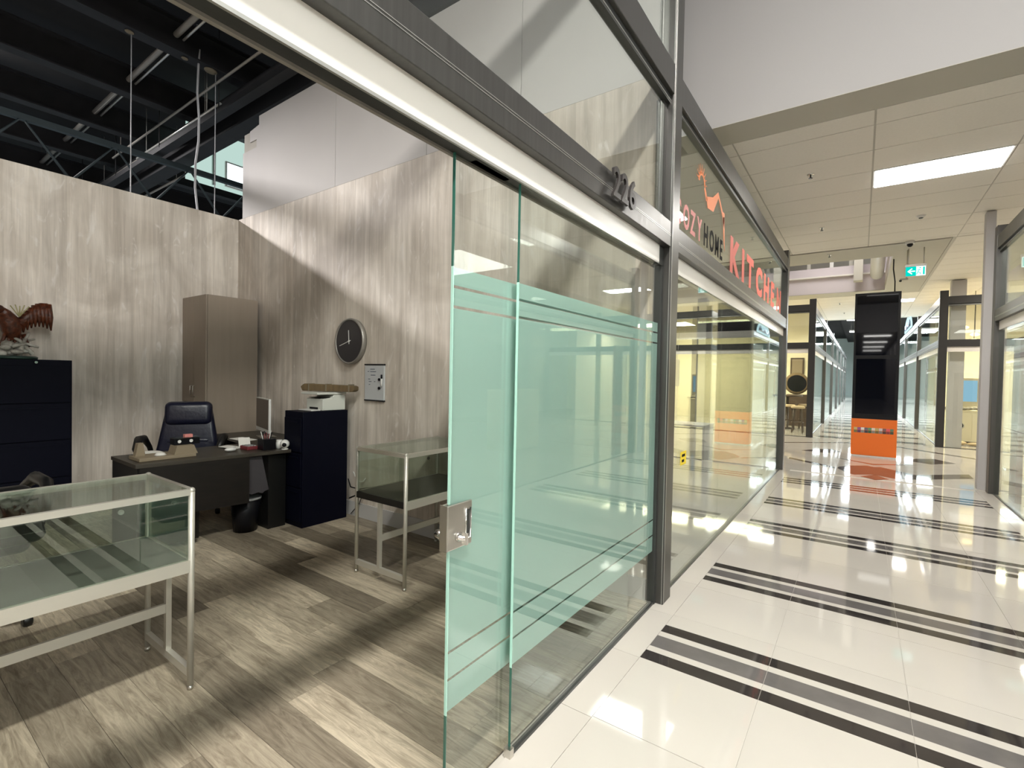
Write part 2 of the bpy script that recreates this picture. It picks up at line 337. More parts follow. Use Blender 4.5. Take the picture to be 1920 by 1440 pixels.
# crossing beyond the shops
for i in range(10):
    for j in range(10):
        x0 = -2.4 + .55 * i; y0 = 9.625 + .56 * j
        tile(x0, x0 + .548, y0, y0 + .558, t=.0012)
tile(-1.095, 1.5, 9.41, 9.62, t=.0035)
for poly in ([(.028, 9.5), (.221, 9.831), (.394, 9.502), (.218, 9.301)],
             [(-.29, 10.1), (-.28, 10.30), (-.13, 10.57), (.12, 10.79), (.23, 10.69), (.32, 10.77), (.53, 10.53), (.76, 10.25), (1.49, 10.94), (1.49, 10.51), (.79, 9.82), (.48, 9.62), (.2, 9.81), (-.05, 9.6), (-.13, 9.69)],
             [(-1.09, 10.88), (-.65, 10.52), (-.34, 10.22), (-.32, 10.07), (-.66, 10.33), (-1.09, 10.72)],
             [(-1.0, 12.15), (-.77, 12.6), (-.50, 12.85), (-.30, 12.5), (-.55, 12.1)],
             [(.75, 12.0), (.92, 12.45), (1.215, 12.68), (1.49, 12.25), (1.10, 11.8)],
             [(-.4, 11.5), (.22, 10.95), (.86, 11.5), (.75, 11.45), (.22, 11.1), (-.3, 11.45)],
             [(-1.5, 13.3), (-.25, 14.4), (-.25, 14.55), (-1.5, 13.45)],
             [(.70, 14.36), (1.3, 13.75), (1.9, 13.2), (1.9, 13.4), (1.33, 13.95), (.75, 14.5)],
             [(-.25, 14.45), (.72, 14.45), (.72, 14.6), (-.25, 14.6)]):
    MB().prism(poly, 'XY', -.001, .0012).build('floor_inlay', M['brown_tile'], floor)
for k in range(26):   # striped courses further down the corridor
    y0 = 15.4 + 1.4 * k
    box(-.9, 1.33, y0, y0 + .42, -.001, .0012).build('stripe_course', M['grey_tile'], floor)
# ---- shop floor of vinyl planks
pf = struct('floor', box(-6.95, -1.12, -3.1, 3.19, -.12, -.004), M['underlay']); pf['label'] = 'weathered grey-brown plank floor of the open shop'
protos = {}
yy = -1.35; r_ = 0
while yy < 3.18:
    x = -6.84 - random.random() * .9
    y1 = min(yy + .182, 3.19)
    while x < -1.125:
        a, b = max(x, -6.84), min(x + 1.22, -1.125)
        if b - a > .04:
            k = (round(b - a, 2), round(y1 - yy, 3))
            if k not in protos:
                o = box(-(b - a) / 2 + .0007, (b - a) / 2 - .0007, -(y1 - yy) / 2 + .0007, (y1 - yy) / 2 - .0007, -.004, 0).build('floor_plank', M['plank'], pf, world=False); protos[k] = o
            else: o = protos[k].copy(); COL.objects.link(o)
            o.location = ((a + b) / 2, (yy + y1) / 2, 0)
        x += 1.22
    yy += .182
# ---- shop walls
wl = struct('wall_left', box(-6.96, -6.84, -3.1, 3.33, 0, 3.505), M['wood'], 'back wall of washed vertical wood panelling')
struct('wall_right', box(-6.84, -1.137, 3.19, 3.33, 0, 3.505), M['wood'], 'side wall of washed vertical wood panelling')
struct('wall_near', box(-6.96, -1.137, -3.2, -3.1, 0, 3.505), M['wood'])
up = struct('wall_upper', box(-6.72, -1.137, 3.203, 3.32, 3.507, 4.6), M['grout'], 'pale grey painted panels above the wood panelling')
for a, b in ((-6.73, -4.695), (-4.688, -3.30), (-3.293, -2.252), (-2.245, -1.137)):
    if a < -6.7:   # notched round the roof steel
        MB().prism([(a, 3.507), (b, 3.507), (b, 4.74), (-6.32, 4.74), (-6.32, 4.63), (-6.55, 4.60), (-6.55, 4.46), (-6.38, 4.46), (-6.38, 4.36), (a, 4.36)], 'XZ', 3.19, 3.203).build('panel', M['paint'], up)
    else: box(a, b, 3.19, 3.203, 3.507, 4.74).build('panel', M['paint'], up)
struct('baseboard_right', box(-6.15, -1.14, 3.178, 3.19, 0, .145), M['skirting'])
struct('baseboard_left', box(-6.84, -6.828, -1.3, 2.53, 0, .145), M['skirting'])
# ---- dark hall above and behind the shop
struct('ceiling', box(-22, -1.15, -6, 62, 6.0, 6.2), M['deck'], 'black roof deck above the shops')
struct('wall_far_left', box(-18.1, -18, -6, 30, 0, 6), M['hall'])
struct('wall_behind', box(-22, -1.2, -6.1, -6, 0, 7.2).box(1.6, 9, -6.1, -6, 0, 7.2).box(-1.2, 1.6, -6.1, -6, 3.95, 7.2), M['paint'])
struct('ceiling_behind', box(-1.2, 1.6, -30, -6.1, 3.95, 4.1), M['soffit'])
struct('wall_behind', box(-1.3, -1.2, -30, -6.1, 0, 3.95).box(1.6, 1.7, -30, -6.1, 0, 3.95).box(-1.3, 1.7, -30.1, -30, 0, 3.95), M['paint'])
fb = struct('floor', box(-1.2, 9, -30, -4, -.12, -.0015), M['tile_far'])
# ---- corridor: high bay near, low ceiling beyond
struct('wall_bulkhead', box(-1.6, 9, 5.03, 5.2, 3.95, 7.2), M['bulk'], 'high pale plasterboard face over the corridor')
sof = struct('ceiling_soffit', box(-1.6, 9, 5.2, 5.47, 3.95, 4.1), M['soffit'])
box(-1.6, 9, 5.03, 5.2, 3.945, 3.95).build('soffit_edge', M['soffit'], sof)
struct('ceiling_high', box(-1.2, 9, -6, 5.03, 7.0, 7.2), M['bulk'])
struct('wall_east', box(8.9, 9, -6, 62, 0, 7.2), M['bulk'])
struct('ceiling_plain', box(-9, .449, 10.98, 12.02, 3.95, 4.1).box(.449, 1.19, 10.98, 17.8, 3.95, 4.1).box(-9, .449, 16.3, 17.0, 3.95, 3.968), M['soffit'])
cg = struct('ceiling_grid', box(-9, 9, 5.47, 10.94, 3.956, 4.1).box(1.2, 9, 10.94, 23.5, 3.956, 4.1).box(-9, 1.2, 17.0, 23.5, 3.956, 4.1), M['tbar'])
gx = [-3.54, -2.35, -1.155, .048, 1.24, 2.43, 3.62, 4.81]
gy = [5.475 + .0] + [5.80 + .622 * k for k in range(9)]; gy = [g for g in gy if g < 10.94] + [10.93]
tp = {}
def ctile(x0, x1, y0, y1):
    k = (round(x1 - x0, 2), round(y1 - y0, 2))
    if k not in tp: o = box(-(x1 - x0) / 2 + .006, (x1 - x0) / 2 - .006, -(y1 - y0) / 2 + .006, (y1 - y0) / 2 - .006, 3.949, 3.962).build('ceiling_tile', M['ctile'], cg, world=False); tp[k] = o
    else: o = tp[k].copy(); COL.objects.link(o)
    o.location = ((x0 + x1) / 2, (y0 + y1) / 2, 0)
for i in range(len(gx) - 1):
    for j in range(len(gy) - 1):
        if i == 3 and abs(gy[j] - 7.044) < .05: continue
        ctile(gx[i], gx[i + 1], gy[j], gy[j + 1])
for i in range(4, 7):
    for j in range(20): ctile(gx[i], gx[i + 1], 10.95 + .622 * j, 10.95 + .622 * (j + 1))
for i in range(1, 4):
    for j in range(10): ctile(gx[i], gx[i + 1], 17.05 + .622 * j, 17.05 + .622 * (j + 1))
box(-8, 1.17, 10.935, 10.975, 3.93, 3.95).build('shadow_gap', M['tbar'], cg)
# light well over the crossing
lw = struct('wall_light_well', box(-9, .6, 16.3, 16.45, 3.97, 4.42).box(-9, .6, 16.4, 16.5, 4.42, 4.70).box(.449, .6, 12.02, 16.3, 4.1, 7).box(-9, .449, 11.9, 12.02, 4.1, 7), M['lilac'])
box(-9, .6, 16.2, 16.4, 4.40, 4.44).build('ledge', M['fascia'], lw)
box(-9, .6, 18.0, 18.1, 4.1, 7).build('upper_wall', M['soffit'], lw)
box(-9, .6, 16.45, 18.0, 4.66, 4.70).build('gallery_floor', M['fascia'], lw)
for x in (-1.35, -.80, -.35, .15): box(x, x + .09, 16.42, 16.5, 4.70, 5.6).build('gallery_post', M['white'] if x == -.80 else M['soffit'], lw)
struct('ceiling_light_well', box(-9, .6, 11.9, 18.1, 7, 7.2), M['bulk'])
struct('ceiling_far', box(-1.2, 9, 23.5, 62, 5.6, 5.8), M['deck'])
struct('wall_far', box(-9, 9, 61.9, 62, 0, 6), M['hall'])
struct('wall_drop', box(-9, 9, 23.5, 23.6, 3.95, 4.15), M['soffit'])
w2 = struct('added_window_2', box(8.80, 8.9, -5.4, 4.2, 4.95, 5.03).box(8.80, 8.9, -5.4, 4.2, 6.77, 6.85).box(8.80, 8.9, -5.4, -5.3, 5.03, 6.77).box(8.80, 8.9, 4.1, 4.2, 5.03, 6.77), M['frame_dark'], 'added clerestory window band, out of view, high on the east side of the corridor')  # unseen window added to go with the daylight fill lamp
for k in range(8): box(8.81, 8.9, -4.2 + 1.08 * k, -4.14 + 1.08 * k, 5.03, 6.77).build('mullion', M['frame_dark'], w2)
box(8.88, 8.895, -5.3, 4.1, 5.03, 6.77).build('pane', M['winlight'], w2)
# shop partitions
struct('wall_shop_left', box(-7.0, -6.9, 3.33, 9.4, 0, 3.9), M['shopwall'])
struct('wall_shop_right', box(7.4, 7.5, -4, 9.4, 0, 3.9), M['shopwall'])
struct('wall_shop_right', box(1.62, 7.4, 3.22, 3.32, 0, 3.9), M['shopwall'])
struct('wall_shop_far_left', box(-9, -1.3, 19.9, 20, 0, 3.9), M['cream'])
struct('wall_shop_far_right', box(1.7, 9, 19.9, 20, 0, 3.9), M['cream'])
for yy_ in (26.0, 31.7, 37.4, 43, 49):
    struct('wall_shop_far_left', box(-6, -1.3, yy_, yy_ + .1, 0, 3.2), M['shopwall'])
    struct('wall_shop_far_right', box(1.7, 6, yy_, yy_ + .1, 0, 3.2), M['shopwall'])
struct('wall_shop_far_left', box(-6.1, -6, 15.3, 60, 0, 3.2), M['shopwall'])
struct('wall_shop_far_right', box(6, 6.1, 15.3, 60, 0, 3.2), M['shopwall'])
struct('trim_1', box(1.385, 1.486, 9.50, 9.66, 0, 3.93), M['bulk'], 'pale grey pilaster behind the right-hand shopfront post')
struct('trim_2', box(1.69, 1.955, 15.42, 15.7, 0, 3.93), M['paint'], 'grey square column behind the far right shopfront')

# ================================================================== SHOPFRONTS
def shopfront(label, mp, u0, u1, posts, split=(), top=3.52, glassy=True, dark=False, channel=True, lipd=True, group=None, skip_low=False):
    base = mp(u0, 0, 0); t = thing('shopfront', label, 'shopfront', base, 0, group)
    fm = M['frame_far'] if dark else M['frame']
    def B(mb, a0, a1, d0, d1, z0, z1):
        p = mp(a0, d0, z0); q = mp(a1, d1, z1); return mb.box(p[0], q[0], p[1], q[1], p[2], q[2])
    ps = sorted(posts)
    for p in ps:
        w_ = .155; B(MB(), p, p + w_, 0, .11, 0, 3.66).build('post', fm, t, bevel=.003)
    segs = [(u0, ps[0])] if u0 < ps[0] - .01 else []
    segs += [(ps[i] + .155, ps[i + 1]) for i in range(len(ps) - 1)]
    if ps and u1 > ps[-1] + .2: segs.append((ps[-1] + .155, u1))
    for a, b in segs:
        B(MB(), a, b, .005, .10, 3.342, top).build('upper_beam', fm, t, bevel=.003)
        B(MB(), a, b, .005, .10, 2.355, 2.517).build('lower_beam', fm, t, bevel=.003)
        if not dark:
            g = MB()
            for zz in (2.408, 2.418): B(g, a, b, .0035, .006, zz, zz + .003)
            g.build('bead', M['lip'], t)
        B(MB(), a, b, .03, .075, 3.30, 3.342).build('glazing_bead', M['frame_dark'], t)
        B(MB(), a, b, .028, .032, 3.312, 3.317).build('seal', M['lip'], t)
        f = MB(); B(f, a, b, .048, .10, 2.236, 2.355); f.build('track_cover', M['fascia'] if not dark else M['fascia'], t, bevel=.002)
        if channel: B(MB(), a, b, .045, .07, 0, .012).build('floor_channel', M['frame_dark'], t)
        B(MB(), a, b, .05, .058, 2.517, 3.32).build('transom_pane', M['glass'], t)
        if not skip_low:
            cuts = [a] + [s_ for s_ in split if a < s_ < b] + [b]
            for c0, c1 in zip(cuts, cuts[1:]):
                B(MB(), c0 + .002, c1 - .002, .052, .062, .008, 2.236).build('glass_pane', M['glass'], t)
    return t
XL = -1.025; XR = 1.456
left = lambda u, d, z: (XL - d, u, z)
rightm = lambda u, d, z: (XR + d, u, z)
# --- shop number 226 on the left (open doorway, frosted door)
s1 = thing('shopfront', 'bronze metal shopfront with the number 226, open doorway and frosted glass', 'shopfront', (XL, 3.19, 0))
box(XL - .11, XL, 3.19, 3.345, 0, 7).build('post', M['frame'], s1, bevel=.004)
box(XL - .012, XL - .009, 3.1885, 3.19, 0, 7).build('seam', M['lip'], s1)
box(XL, XL + .0015, 3.2, 3.204, 0, 7).build('seam', M['lip'], s1)
box(XL - .11, XL, -3.2, -3.04, 0, 7).build('post', M['frame'], s1)
box(XL - .09, XL - .005, -3.04, 3.19, 2.355, 2.517).build('lower_beam', M['frame'], s1, bevel=.003)
g = MB()
for zz in (2.425, 2.435): g.box(XL - .006, XL - .0035, -3.04, 3.19, zz, zz + .002)
g.build('bead', M['lip'], s1)
box(XL - .09, XL - .005, -3.04, 3.19, 3.342, 3.53).build('upper_beam', M['frame'], s1, bevel=.003)
box(XL - .09, XL - .005, -3.04, 3.19, 4.7, 4.86).build('upper_beam', M['frame'], s1, bevel=.003)
box(XL - .075, XL - .03, -3.04, 3.19, 3.29, 3.342).build('glazing_bead', M['frame_dark'], s1)
box(XL - .033, XL - .028, -3.04, 3.19, 3.305, 3.311).build('seal', M['lip'], s1)
box(XL - .105, XL - .048, -3.04, 3.10, 2.246, 2.355).build('track_cover', M['fascia'], s1)
box(XL - .056, XL - .048, -3.04, 3.10, 2.236, 2.246).build('cover_lip', M['lip'], s1)
box(XL - .118, XL - .105, -3.04, 3.19, 2.232, 2.36).build('track_rail', M['conduit'], s1)
box(XL - .116, XL - .05, 3.10, 3.19, 2.232, 2.355).build('end_cap', M['frame_dark'], s1)
box(XL - .105, XL - .058, -3.04, 3.10, 2.240, 2.2455).build('track_slot', M['frame_dark'], s1)
box(XL - .10, XL - .05, 3.165, 3.19, 0, 2.24).build('jamb', M['frame_dark'], s1)
box(XL - .10, XL - .05, 3.13, 3.19, 2.517, 3.30).build('jamb', M['frame'], s1)
box(XL - .058, XL - .05, -3.04, 3.15, 2.517, 3.32).build('transom_pane', M['glass'], s1)
box(XL - .058, XL - .05, -3.04, 3.19, 3.53, 4.70).build('transom_pane', M['glass'], s1)
FX = XL - .060
box(FX - .010, FX, 1.553, 3.166, .012, 2.238).build('glass_pane', M['glass'], s1)
box(FX - .0101, FX + .0001, 1.5515, 1.553, 1.86, 2.238).build('pane_edge', M['edge'], s1)
box(FX - .0101, FX + .0001, 1.5505, 1.553, .35, 1.86).build('pane_edge', M['edge_light'], s1, label='pale green frosted edge')
box(FX - .0101, FX + .0001, 1.5515, 1.553, .012, .35).build('pane_edge', M['edge'], s1)
box(FX - .016, FX + .006, 1.555, 3.19, 0, .013).build('floor_channel', M['frame_dark'], s1)
box(FX - .020, FX + .012, 1.535, 1.56, 0, .035).build('floor_guide', M['steel'], s1)
for a, b in ((.352, .452), (.462, .556), (.566, 1.722), (1.732, 1.790), (1.800, 1.860)):
    box(FX - .0115, FX - .0103, 1.556, 3.163, a, b).build('frosted_film', M['film'], s1)
MT = Matrix.Translation; RT = Matrix(((0, 0, 1, 0), (1, 0, 0, 0), (0, 1, 0, 0), (0, 0, 0, 1)))
for i, ch in enumerate('226'):
    text_mb(ch, .205, .007, MT((XL + .022, 2.205 + .100 * i, 2.385)) @ RT, bold=.003, sx=.92).build('digit', M['digits'], s1, label='raised digit ' + ch)
# sliding glass door
dr = thing('sliding_glass_door', 'frosted sliding glass door with a steel lock, standing half open', 'door', (XL - .095, 1.21, 0))
DX = XL - .088
box(DX - .010, DX, 1.212, 2.80, .02, 2.30).build('glass_pane', M['glass'], dr)
for z0, z1, mm in ((.02, .34, 'edge'), (.34, .905, 'edge_light'), (1.06, 1.86, 'edge_light'), (1.86, 2.236, 'edge')):
    box(DX - .0102, DX + .0002, 1.2085, 1.212, z0, z1).build('pane_edge', M[mm], dr)
for a, b in ((.342, .445), (.455, .540), (.550, 1.722), (1.732, 1.790), (1.800, 1.860)):
    box(DX - .0115, DX - .0103, 1.215, 2.79, a, b).build('frosted_film', M['film'], dr)
lk = MB().box(DX + .001, DX + .010, 1.190, 1.316, .905, 1.060).build('lock_plate', M['steel'], dr, bevel=.004)
box(DX - .022, DX - .012, 1.190, 1.316, .905, 1.060).build('lock_plate', M['steel'], dr, bevel=.004)
box(DX - .022, DX + .010, 1.186, 1.190, .905, 1.06).build('lock_edge', M['steel'], dr)
box(DX + .010, DX + .0115, 1.284, 1.302, .935, 1.03).build('finger_slot', M['frame_dark'], lk)
MB().tube([(DX + .012, 1.28, .93), (DX + .012, 1.28, 1.035), (DX + .012, 1.306, 1.035), (DX + .012, 1.306, .93), (DX + .012, 1.28, .93)], .003, 6).build('slot_rim', M['chrome'], lk)
MB().lathe([(.016, 0), (.018, .006), (.012, .012), (.011, .03), (.006, .034)], (DX + .010, 1.245, .945), 14, 'X').build('thumb_turn', M['chrome'], lk)
box(DX + .03, DX + .05, 1.240, 1.250, .925, .965).build('thumb_lever', M['chrome'], lk)
MB().lathe([(.022, 0), (.022, -.02), (.014, -.05), (.006, -.052)], (DX - .022, 1.225, .945), 14, 'X').build('inner_knob', M['chrome'], dr)
box(DX - .03, DX + .012, 1.30, 1.50, 2.24, 2.27).build('hanger', M['steel'], dr)
# --- second shop on the left with window lettering
s2 = shopfront('bronze metal shopfront with COZYHOME lettering on the glass, next along on the left', left, 3.345, 9.25, [9.25], split=(4.9, 6.45, 8.0))
TX = XL - .049
def wtext(ch, y, z, size, m, sx=1.0, par=s2, nm='window_letter', bold=.007):
    text_mb(ch, size, .0006, MT((TX, y, z)) @ RT, bold=bold, sx=sx).build(nm, m, par)
for i, ch in enumerate('COZYHOME'):
    wtext(ch, 3.40 + .187 * i, 2.60, .245, (M['lpink'] if i < 4 else M['ldark']), .78)
for i, ch in enumerate('KITCHEN'):
    wtext(ch, (5.12, 5.70, 6.0, 6.58, 7.16, 7.78, 8.36)[i], 2.57, .47, M['lred'], 1.35, bold=.022)
lg = MB()
for k in range(9):   # hand-like rays
    a = math.radians(10 + 20 * k); c = (4.06, 3.06)
    p = [(c[0] + .085 * math.cos(a - .09), c[1] + .075 * math.sin(a - .09)), (c[0] + .085 * math.cos(a + .09), c[1] + .075 * math.sin(a + .09)), (c[0] + .17 * math.cos(a), c[1] + .15 * math.sin(a))]
    lg.prism(p, 'YZ', TX - .0006, TX + .0006)
for k in range(10):
    a0 = math.radians(18 * k); a1 = math.radians(18 * (k + 1))
    lg.prism([(4.06 + r * math.cos(t), 3.06 + .88 * r * math.sin(t)) for r, t in ((.07, a0), (.105, a0), (.105, a1), (.07, a1))], 'YZ', TX - .0006, TX + .0006)
for pl_ in ([(4.16, 3.07), (4.24, 2.98), (4.2, 2.96), (4.13, 3.04)], [(4.2, 3.0), (4.42, 3.06), (4.6, 3.16), (4.62, 3.12), (4.44, 2.94), (4.25, 2.92)],
            [(4.6, 3.16), (4.78, 3.04), (4.86, 3.04), (4.84, 2.90), (4.79, 2.98), (4.62, 3.10)], [(4.80, 3.0), (4.86, 3.0), (4.90, 2.70), (4.84, 2.80)]):
    lg.prism(pl_, 'YZ', TX - .0006, TX + .0006)
lg.build('window_logo', M['lorange'], s2, label='orange hand-and-roofline emblem')
st = box(TX - .0005, TX + .001, 3.67, 3.81, .85, .95).build('sticker', M['yellow'], s2, label='yellow caution sticker')
box(TX + .001, TX + .0015, 3.70, 3.76, .87, .89).box(TX + .001, TX + .0015, 3.70, 3.78, .91, .93).build('sticker_mark', M['ldark'], st)
# crossing-side glazing of that shop
shopfront('crossing-side shopfront of the lettered shop on the left', lambda u, d, z: (-u, 9.405 - d, z), 1.135, 6.9, [3.9, 6.745], dark=True)
# --- right-hand run
shopfront('bronze metal shopfront on the right, ending at the grey pilaster', rightm, 3.45, 9.4, [3.30, 9.225], split=(4.9, 6.45, 7.9), group=None)
shopfront('bronze metal shopfront on the right beside the camera', rightm, -3.2, 3.3, [-3.2, 3.10], split=(-.5, 1.2))
box(1.62, 1.68, 8.70, 9.02, 0, 2.1).build('door_stile', M['door'], None) and None
ds = bpy.data.objects['door_stile']; tag(ds, 'orange-brown door post standing behind the right-hand shop glass', 'door post')
# --- beyond the crossing
shopfront('dark framed shopfront facing the crossing on the far left', lambda u, d, z: (-u, 15.07 + d, z), 1.0, 6.5, [1.0, 4.0], dark=True)
shopfront('dark framed shopfront facing the crossing on the far right', lambda u, d, z: (u, 15.10 + d, z), 1.455, 7.0, [1.455, 5.0], dark=True)
for sd, mp_, nm in ((0, left, 'left'), (1, rightm, 'right')):
    ys = [15.23, 20.7, 26.3, 32.0, 37.7, 43.4, 49.1]
    for i in range(6):
        shopfront('%s glass shopfront beyond the black screen kiosk, %s side' % (('first', 'second', 'third', 'fourth', 'fifth', 'sixth')[i], nm), mp_, ys[i], ys[i + 1], [ys[i + 1] - .155], split=((ys[i] + ys[i + 1]) / 2,))
sg = thing('shop_sign', 'pale blue lit round-topped sign with scribbled script above the far right shops', 'sign', (1.40, 23, 3.4))
pts = [(22.6 + 3.4 * (1 - math.cos(t)) / 2, 3.52 + .55 * math.sin(t)) for t in [math.pi * k / 10 for k in range(11)]]
MB().prism([(22.6, 3.52)] + pts[1:-1] + [(26.0, 3.52)], 'YZ', 1.42, 1.455).build('panel', M['bluesign'], sg)
sq = MB()
for k in range(14):
    y = 22.9 + .2 * k; sq.tube([(1.417, y, 3.58), (1.417, y + .1, 3.75 + .1 * math.sin(k)), (1.417, y + .17, 3.62)], .012, 4)
sq.build('script', M['ink'], sg)

# ================================================================== KIOSK
k = thing('screen_kiosk', 'tall black screen kiosk with orange base in the middle of the crossing', 'kiosk', (.23, 12.2, 0))
box(-.135, .597, 12.05, 12.35, .03, .76).build('base', M['orange'], k, bevel=.004, label='orange lower panel')
box(-.125, .587, 12.06, 12.34, 0, .03).build('plinth', M['white'], k)
box(-.135, .597, 12.05, 12.35, .76, 3.27).build('body', M['bezel'], k, bevel=.006)
box(-.10, .555, 12.044, 12.05, 2.03, 3.22).build('upper_screen', M['screen'], k)
f = MB(); x0, x1, z0, z1 = -.085, .545, .86, 1.96
for b in ((x0, x1, z1, z1 + .012), (x0, x1, z0 - .012, z0), (x0 - .012, x0, z0 - .012, z1 + .012), (x1, x1 + .012, z0 - .012, z1 + .012)): f.box(b[0], b[1], 12.036, 12.05, b[2], b[3])
f.build('screen_frame', M['bezel'], k)
box(x0, x1, 12.044, 12.05, z0, z1).build('lower_screen', M['screen'], k)
cols = [(.6, .5, .2), (.3, .1, .3), (.75, .75, .7), (.15, .15, .2), (.1, .3, .15), (.75, .7, .6), (.5, .4, .15), (.7, .6, .6), (.2, .1, .1), (.75, .1, .12), (.12, .2, .12)]
for i, c in enumerate(cols):
    m_ = mat('panel_tint', c, .5)
    for j in range(2): box(-.09 + .058 * i, -.036 + .058 * i, 12.047, 12.0505, .48 + .055 * j, .53 + .055 * j).build('picture_tile', m_ if j else mat('panel_tint', tuple(x * .35 for x in c), .5), k)
tag(MB().tube([(.50, 12.3, 3.27), (.50, 12.3, 3.5), (.47, 12.32, 3.75), (.47, 12.32, 3.95)], .012, 6).build('coiled_cable', M['bezel']), 'black cable dropping from the ceiling to the kiosk', 'cable')

# ================================================================== CEILING FITTINGS
fx = thing('ceiling_light', 'long lit fluorescent panel set in the tiled ceiling on the right', 'ceiling light', (.644, 7.36, 3.95), 0, None)
box(.056, 1.232, 7.05, 7.663, 3.944, 3.965).build('frame', M['white'], fx)
box(.075, 1.213, 7.07, 7.643, 3.938, 3.944).build('diffuser', M['lamp'], fx)
fx = thing('ceiling_light', 'small lit panel in the ceiling just right of the kiosk', 'ceiling light', (.644, 18.6, 3.95))
box(.056, 1.232, 18.3, 18.9, 3.944, 3.952).build('frame', M['white'], fx); box(.08, 1.21, 18.32, 18.88, 3.937, 3.944).build('diffuser', M['lamp'], fx)
for yy_, nm in ((-2.6, 'behind'), (0.4, 'over')):
    fx = thing('strip_light', 'lit strip light high in the corridor void %s the camera' % nm, 'ceiling light', (.55, yy_, 5.8))
    box(.39, .71, yy_ - .62, yy_ + .62, 5.76, 5.84).build('housing', M['white'], fx); box(.41, .69, yy_ - .6, yy_ + .6, 5.752, 5.76).build('diffuser', M['lamp'], fx)
    MB().tube([(.55, yy_ - .5, 5.84), (.55, yy_ - .5, 6.99)], .006, 5).tube([(.55, yy_ + .5, 5.84), (.55, yy_ + .5, 6.99)], .006, 5).build('hanger', M['lip'], fx)
def sprinkler(x, y, lb):
    t = thing('sprinkler_head', lb, 'sprinkler', (x, y, 3.95))
    MB().lathe([(.04, 3.950), (.038, 3.942), (.015, 3.938)], (x, y, 0), 14).build('rose', M['chrome'], t)
    MB().lathe([(.008, 3.94), (.008, 3.91), (.022, 3.905), (.022, 3.90)], (x, y, 0), 10).build('deflector', M['frame_dark'], t)
sprinkler(-.549, 6.78, 'nearest dark sprinkler head on the tiled ceiling'); sprinkler(-.571, 9.235, 'second sprinkler head on the tiled ceiling, further down'); sprinkler(-.56, 11.3, 'small sprinkler head on the plain soffit before the light well')
sprinkler(-.60, 18.4, 'sprinkler head in the far yellow ceiling, nearer one'); sprinkler(-.55, 21.0, 'sprinkler head in the far yellow ceiling, further one')
t = thing('smoke_detector', 'round white smoke detector below the lit ceiling panel', 'detector', (.653, 9.3, 3.95))
MB().lathe([(.06, 3.950), (.055, 3.935), (.03, 3.915)], (.653, 9.3, 0), 18).build('body', M['white'], t); MB().lathe([(.03, 3.915), (.02, 3.905)], (.653, 9.3, 0), 12).build('vent', M['frame_dark'], t)
t = thing('dome_camera', 'white security camera with black eye at the soffit edge', 'camera', (.63, 11.0, 3.95))
MB().lathe([(.07, 3.950), (.065, 3.90)], (.63, 10.9, 0), 18).build('base', M['white'], t); MB().ball((.63, 10.88, 3.89), .045).build('eye', M['bezel'], t)
ex = thing('exit_sign', 'green lit exit sign with arrow and running figure', 'sign', (.76, 11.5, 3.66))
box(.612, .902, 11.49, 11.52, 3.44, 3.62).build('housing', M['white'], ex)
box(.605, .91, 11.485, 11.525, 3.625, 3.66).build('hanger_bar', M['steel'], ex); MB().tube([(.65, 11.505, 3.66), (.65, 11.505, 3.95)], .01, 6).tube([(.87, 11.505, 3.66), (.87, 11.505, 3.95)], .01, 6).build('stem', M['steel'], ex)
box(.617, .765, 11.486, 11.489, 3.447, 3.613).build('green_face', M['exitg'], ex)
box(.765, .897, 11.486, 11.489, 3.447, 3.613).build('white_face', M['exitw'], ex)
MB().prism([(.64, 3.53), (.70, 3.585), (.715, 3.575), (.675, 3.54), (.75, 3.54), (.75, 3.52), (.675, 3.52), (.715, 3.485), (.70, 3.475)], 'XZ', 11.484, 11.486).build('arrow', M['exitw'], ex)
MB().tube([(.81, 11.484, 3.56), (.79, 11.484, 3.51), (.77, 11.484, 3.47)], .006, 5).tube([(.79, 11.484, 3.51), (.82, 11.484, 3.50), (.825, 11.484, 3.465)], .006, 5).tube([(.775, 11.484, 3.54), (.80, 11.484, 3.56), (.835, 11.484, 3.54)], .005, 5).ball((.82, 11.484, 3.585), .011).build('running_figure', M['exitg'], ex)
box(.86, .885, 11.484, 11.486, 3.46, 3.60).build('doorway', M['exitg'], ex)
t = thing('emergency_light', 'small beige emergency light beside the exit sign', 'lamp', (.56, 11.6, 3.5)); box(.54, .66, 11.58, 11.62, 3.40, 3.43).tube([(.64, 11.6, 3.42), (.64, 11.6, 3.95)], .008, 6).build('bracket', M['soffit'], t); MB().ball((.55, 11.57, 3.385), .022).build('head', M['frame_dark'], t)
tag(MB().tube([(.20, 13.0, 5.2), (.27, 14.3, 4.7), (.27, 16.1, 4.35)], .15, 16).build('air_duct', M['white']), 'round white duct at the right end of the light well', 'duct')
tag(box(-.23, -.03, 15.8, 16.15, 4.18, 5.6).build('hanging_bulkhead', M['soffit']), 'beige boxed column hanging in the light well', 'column')

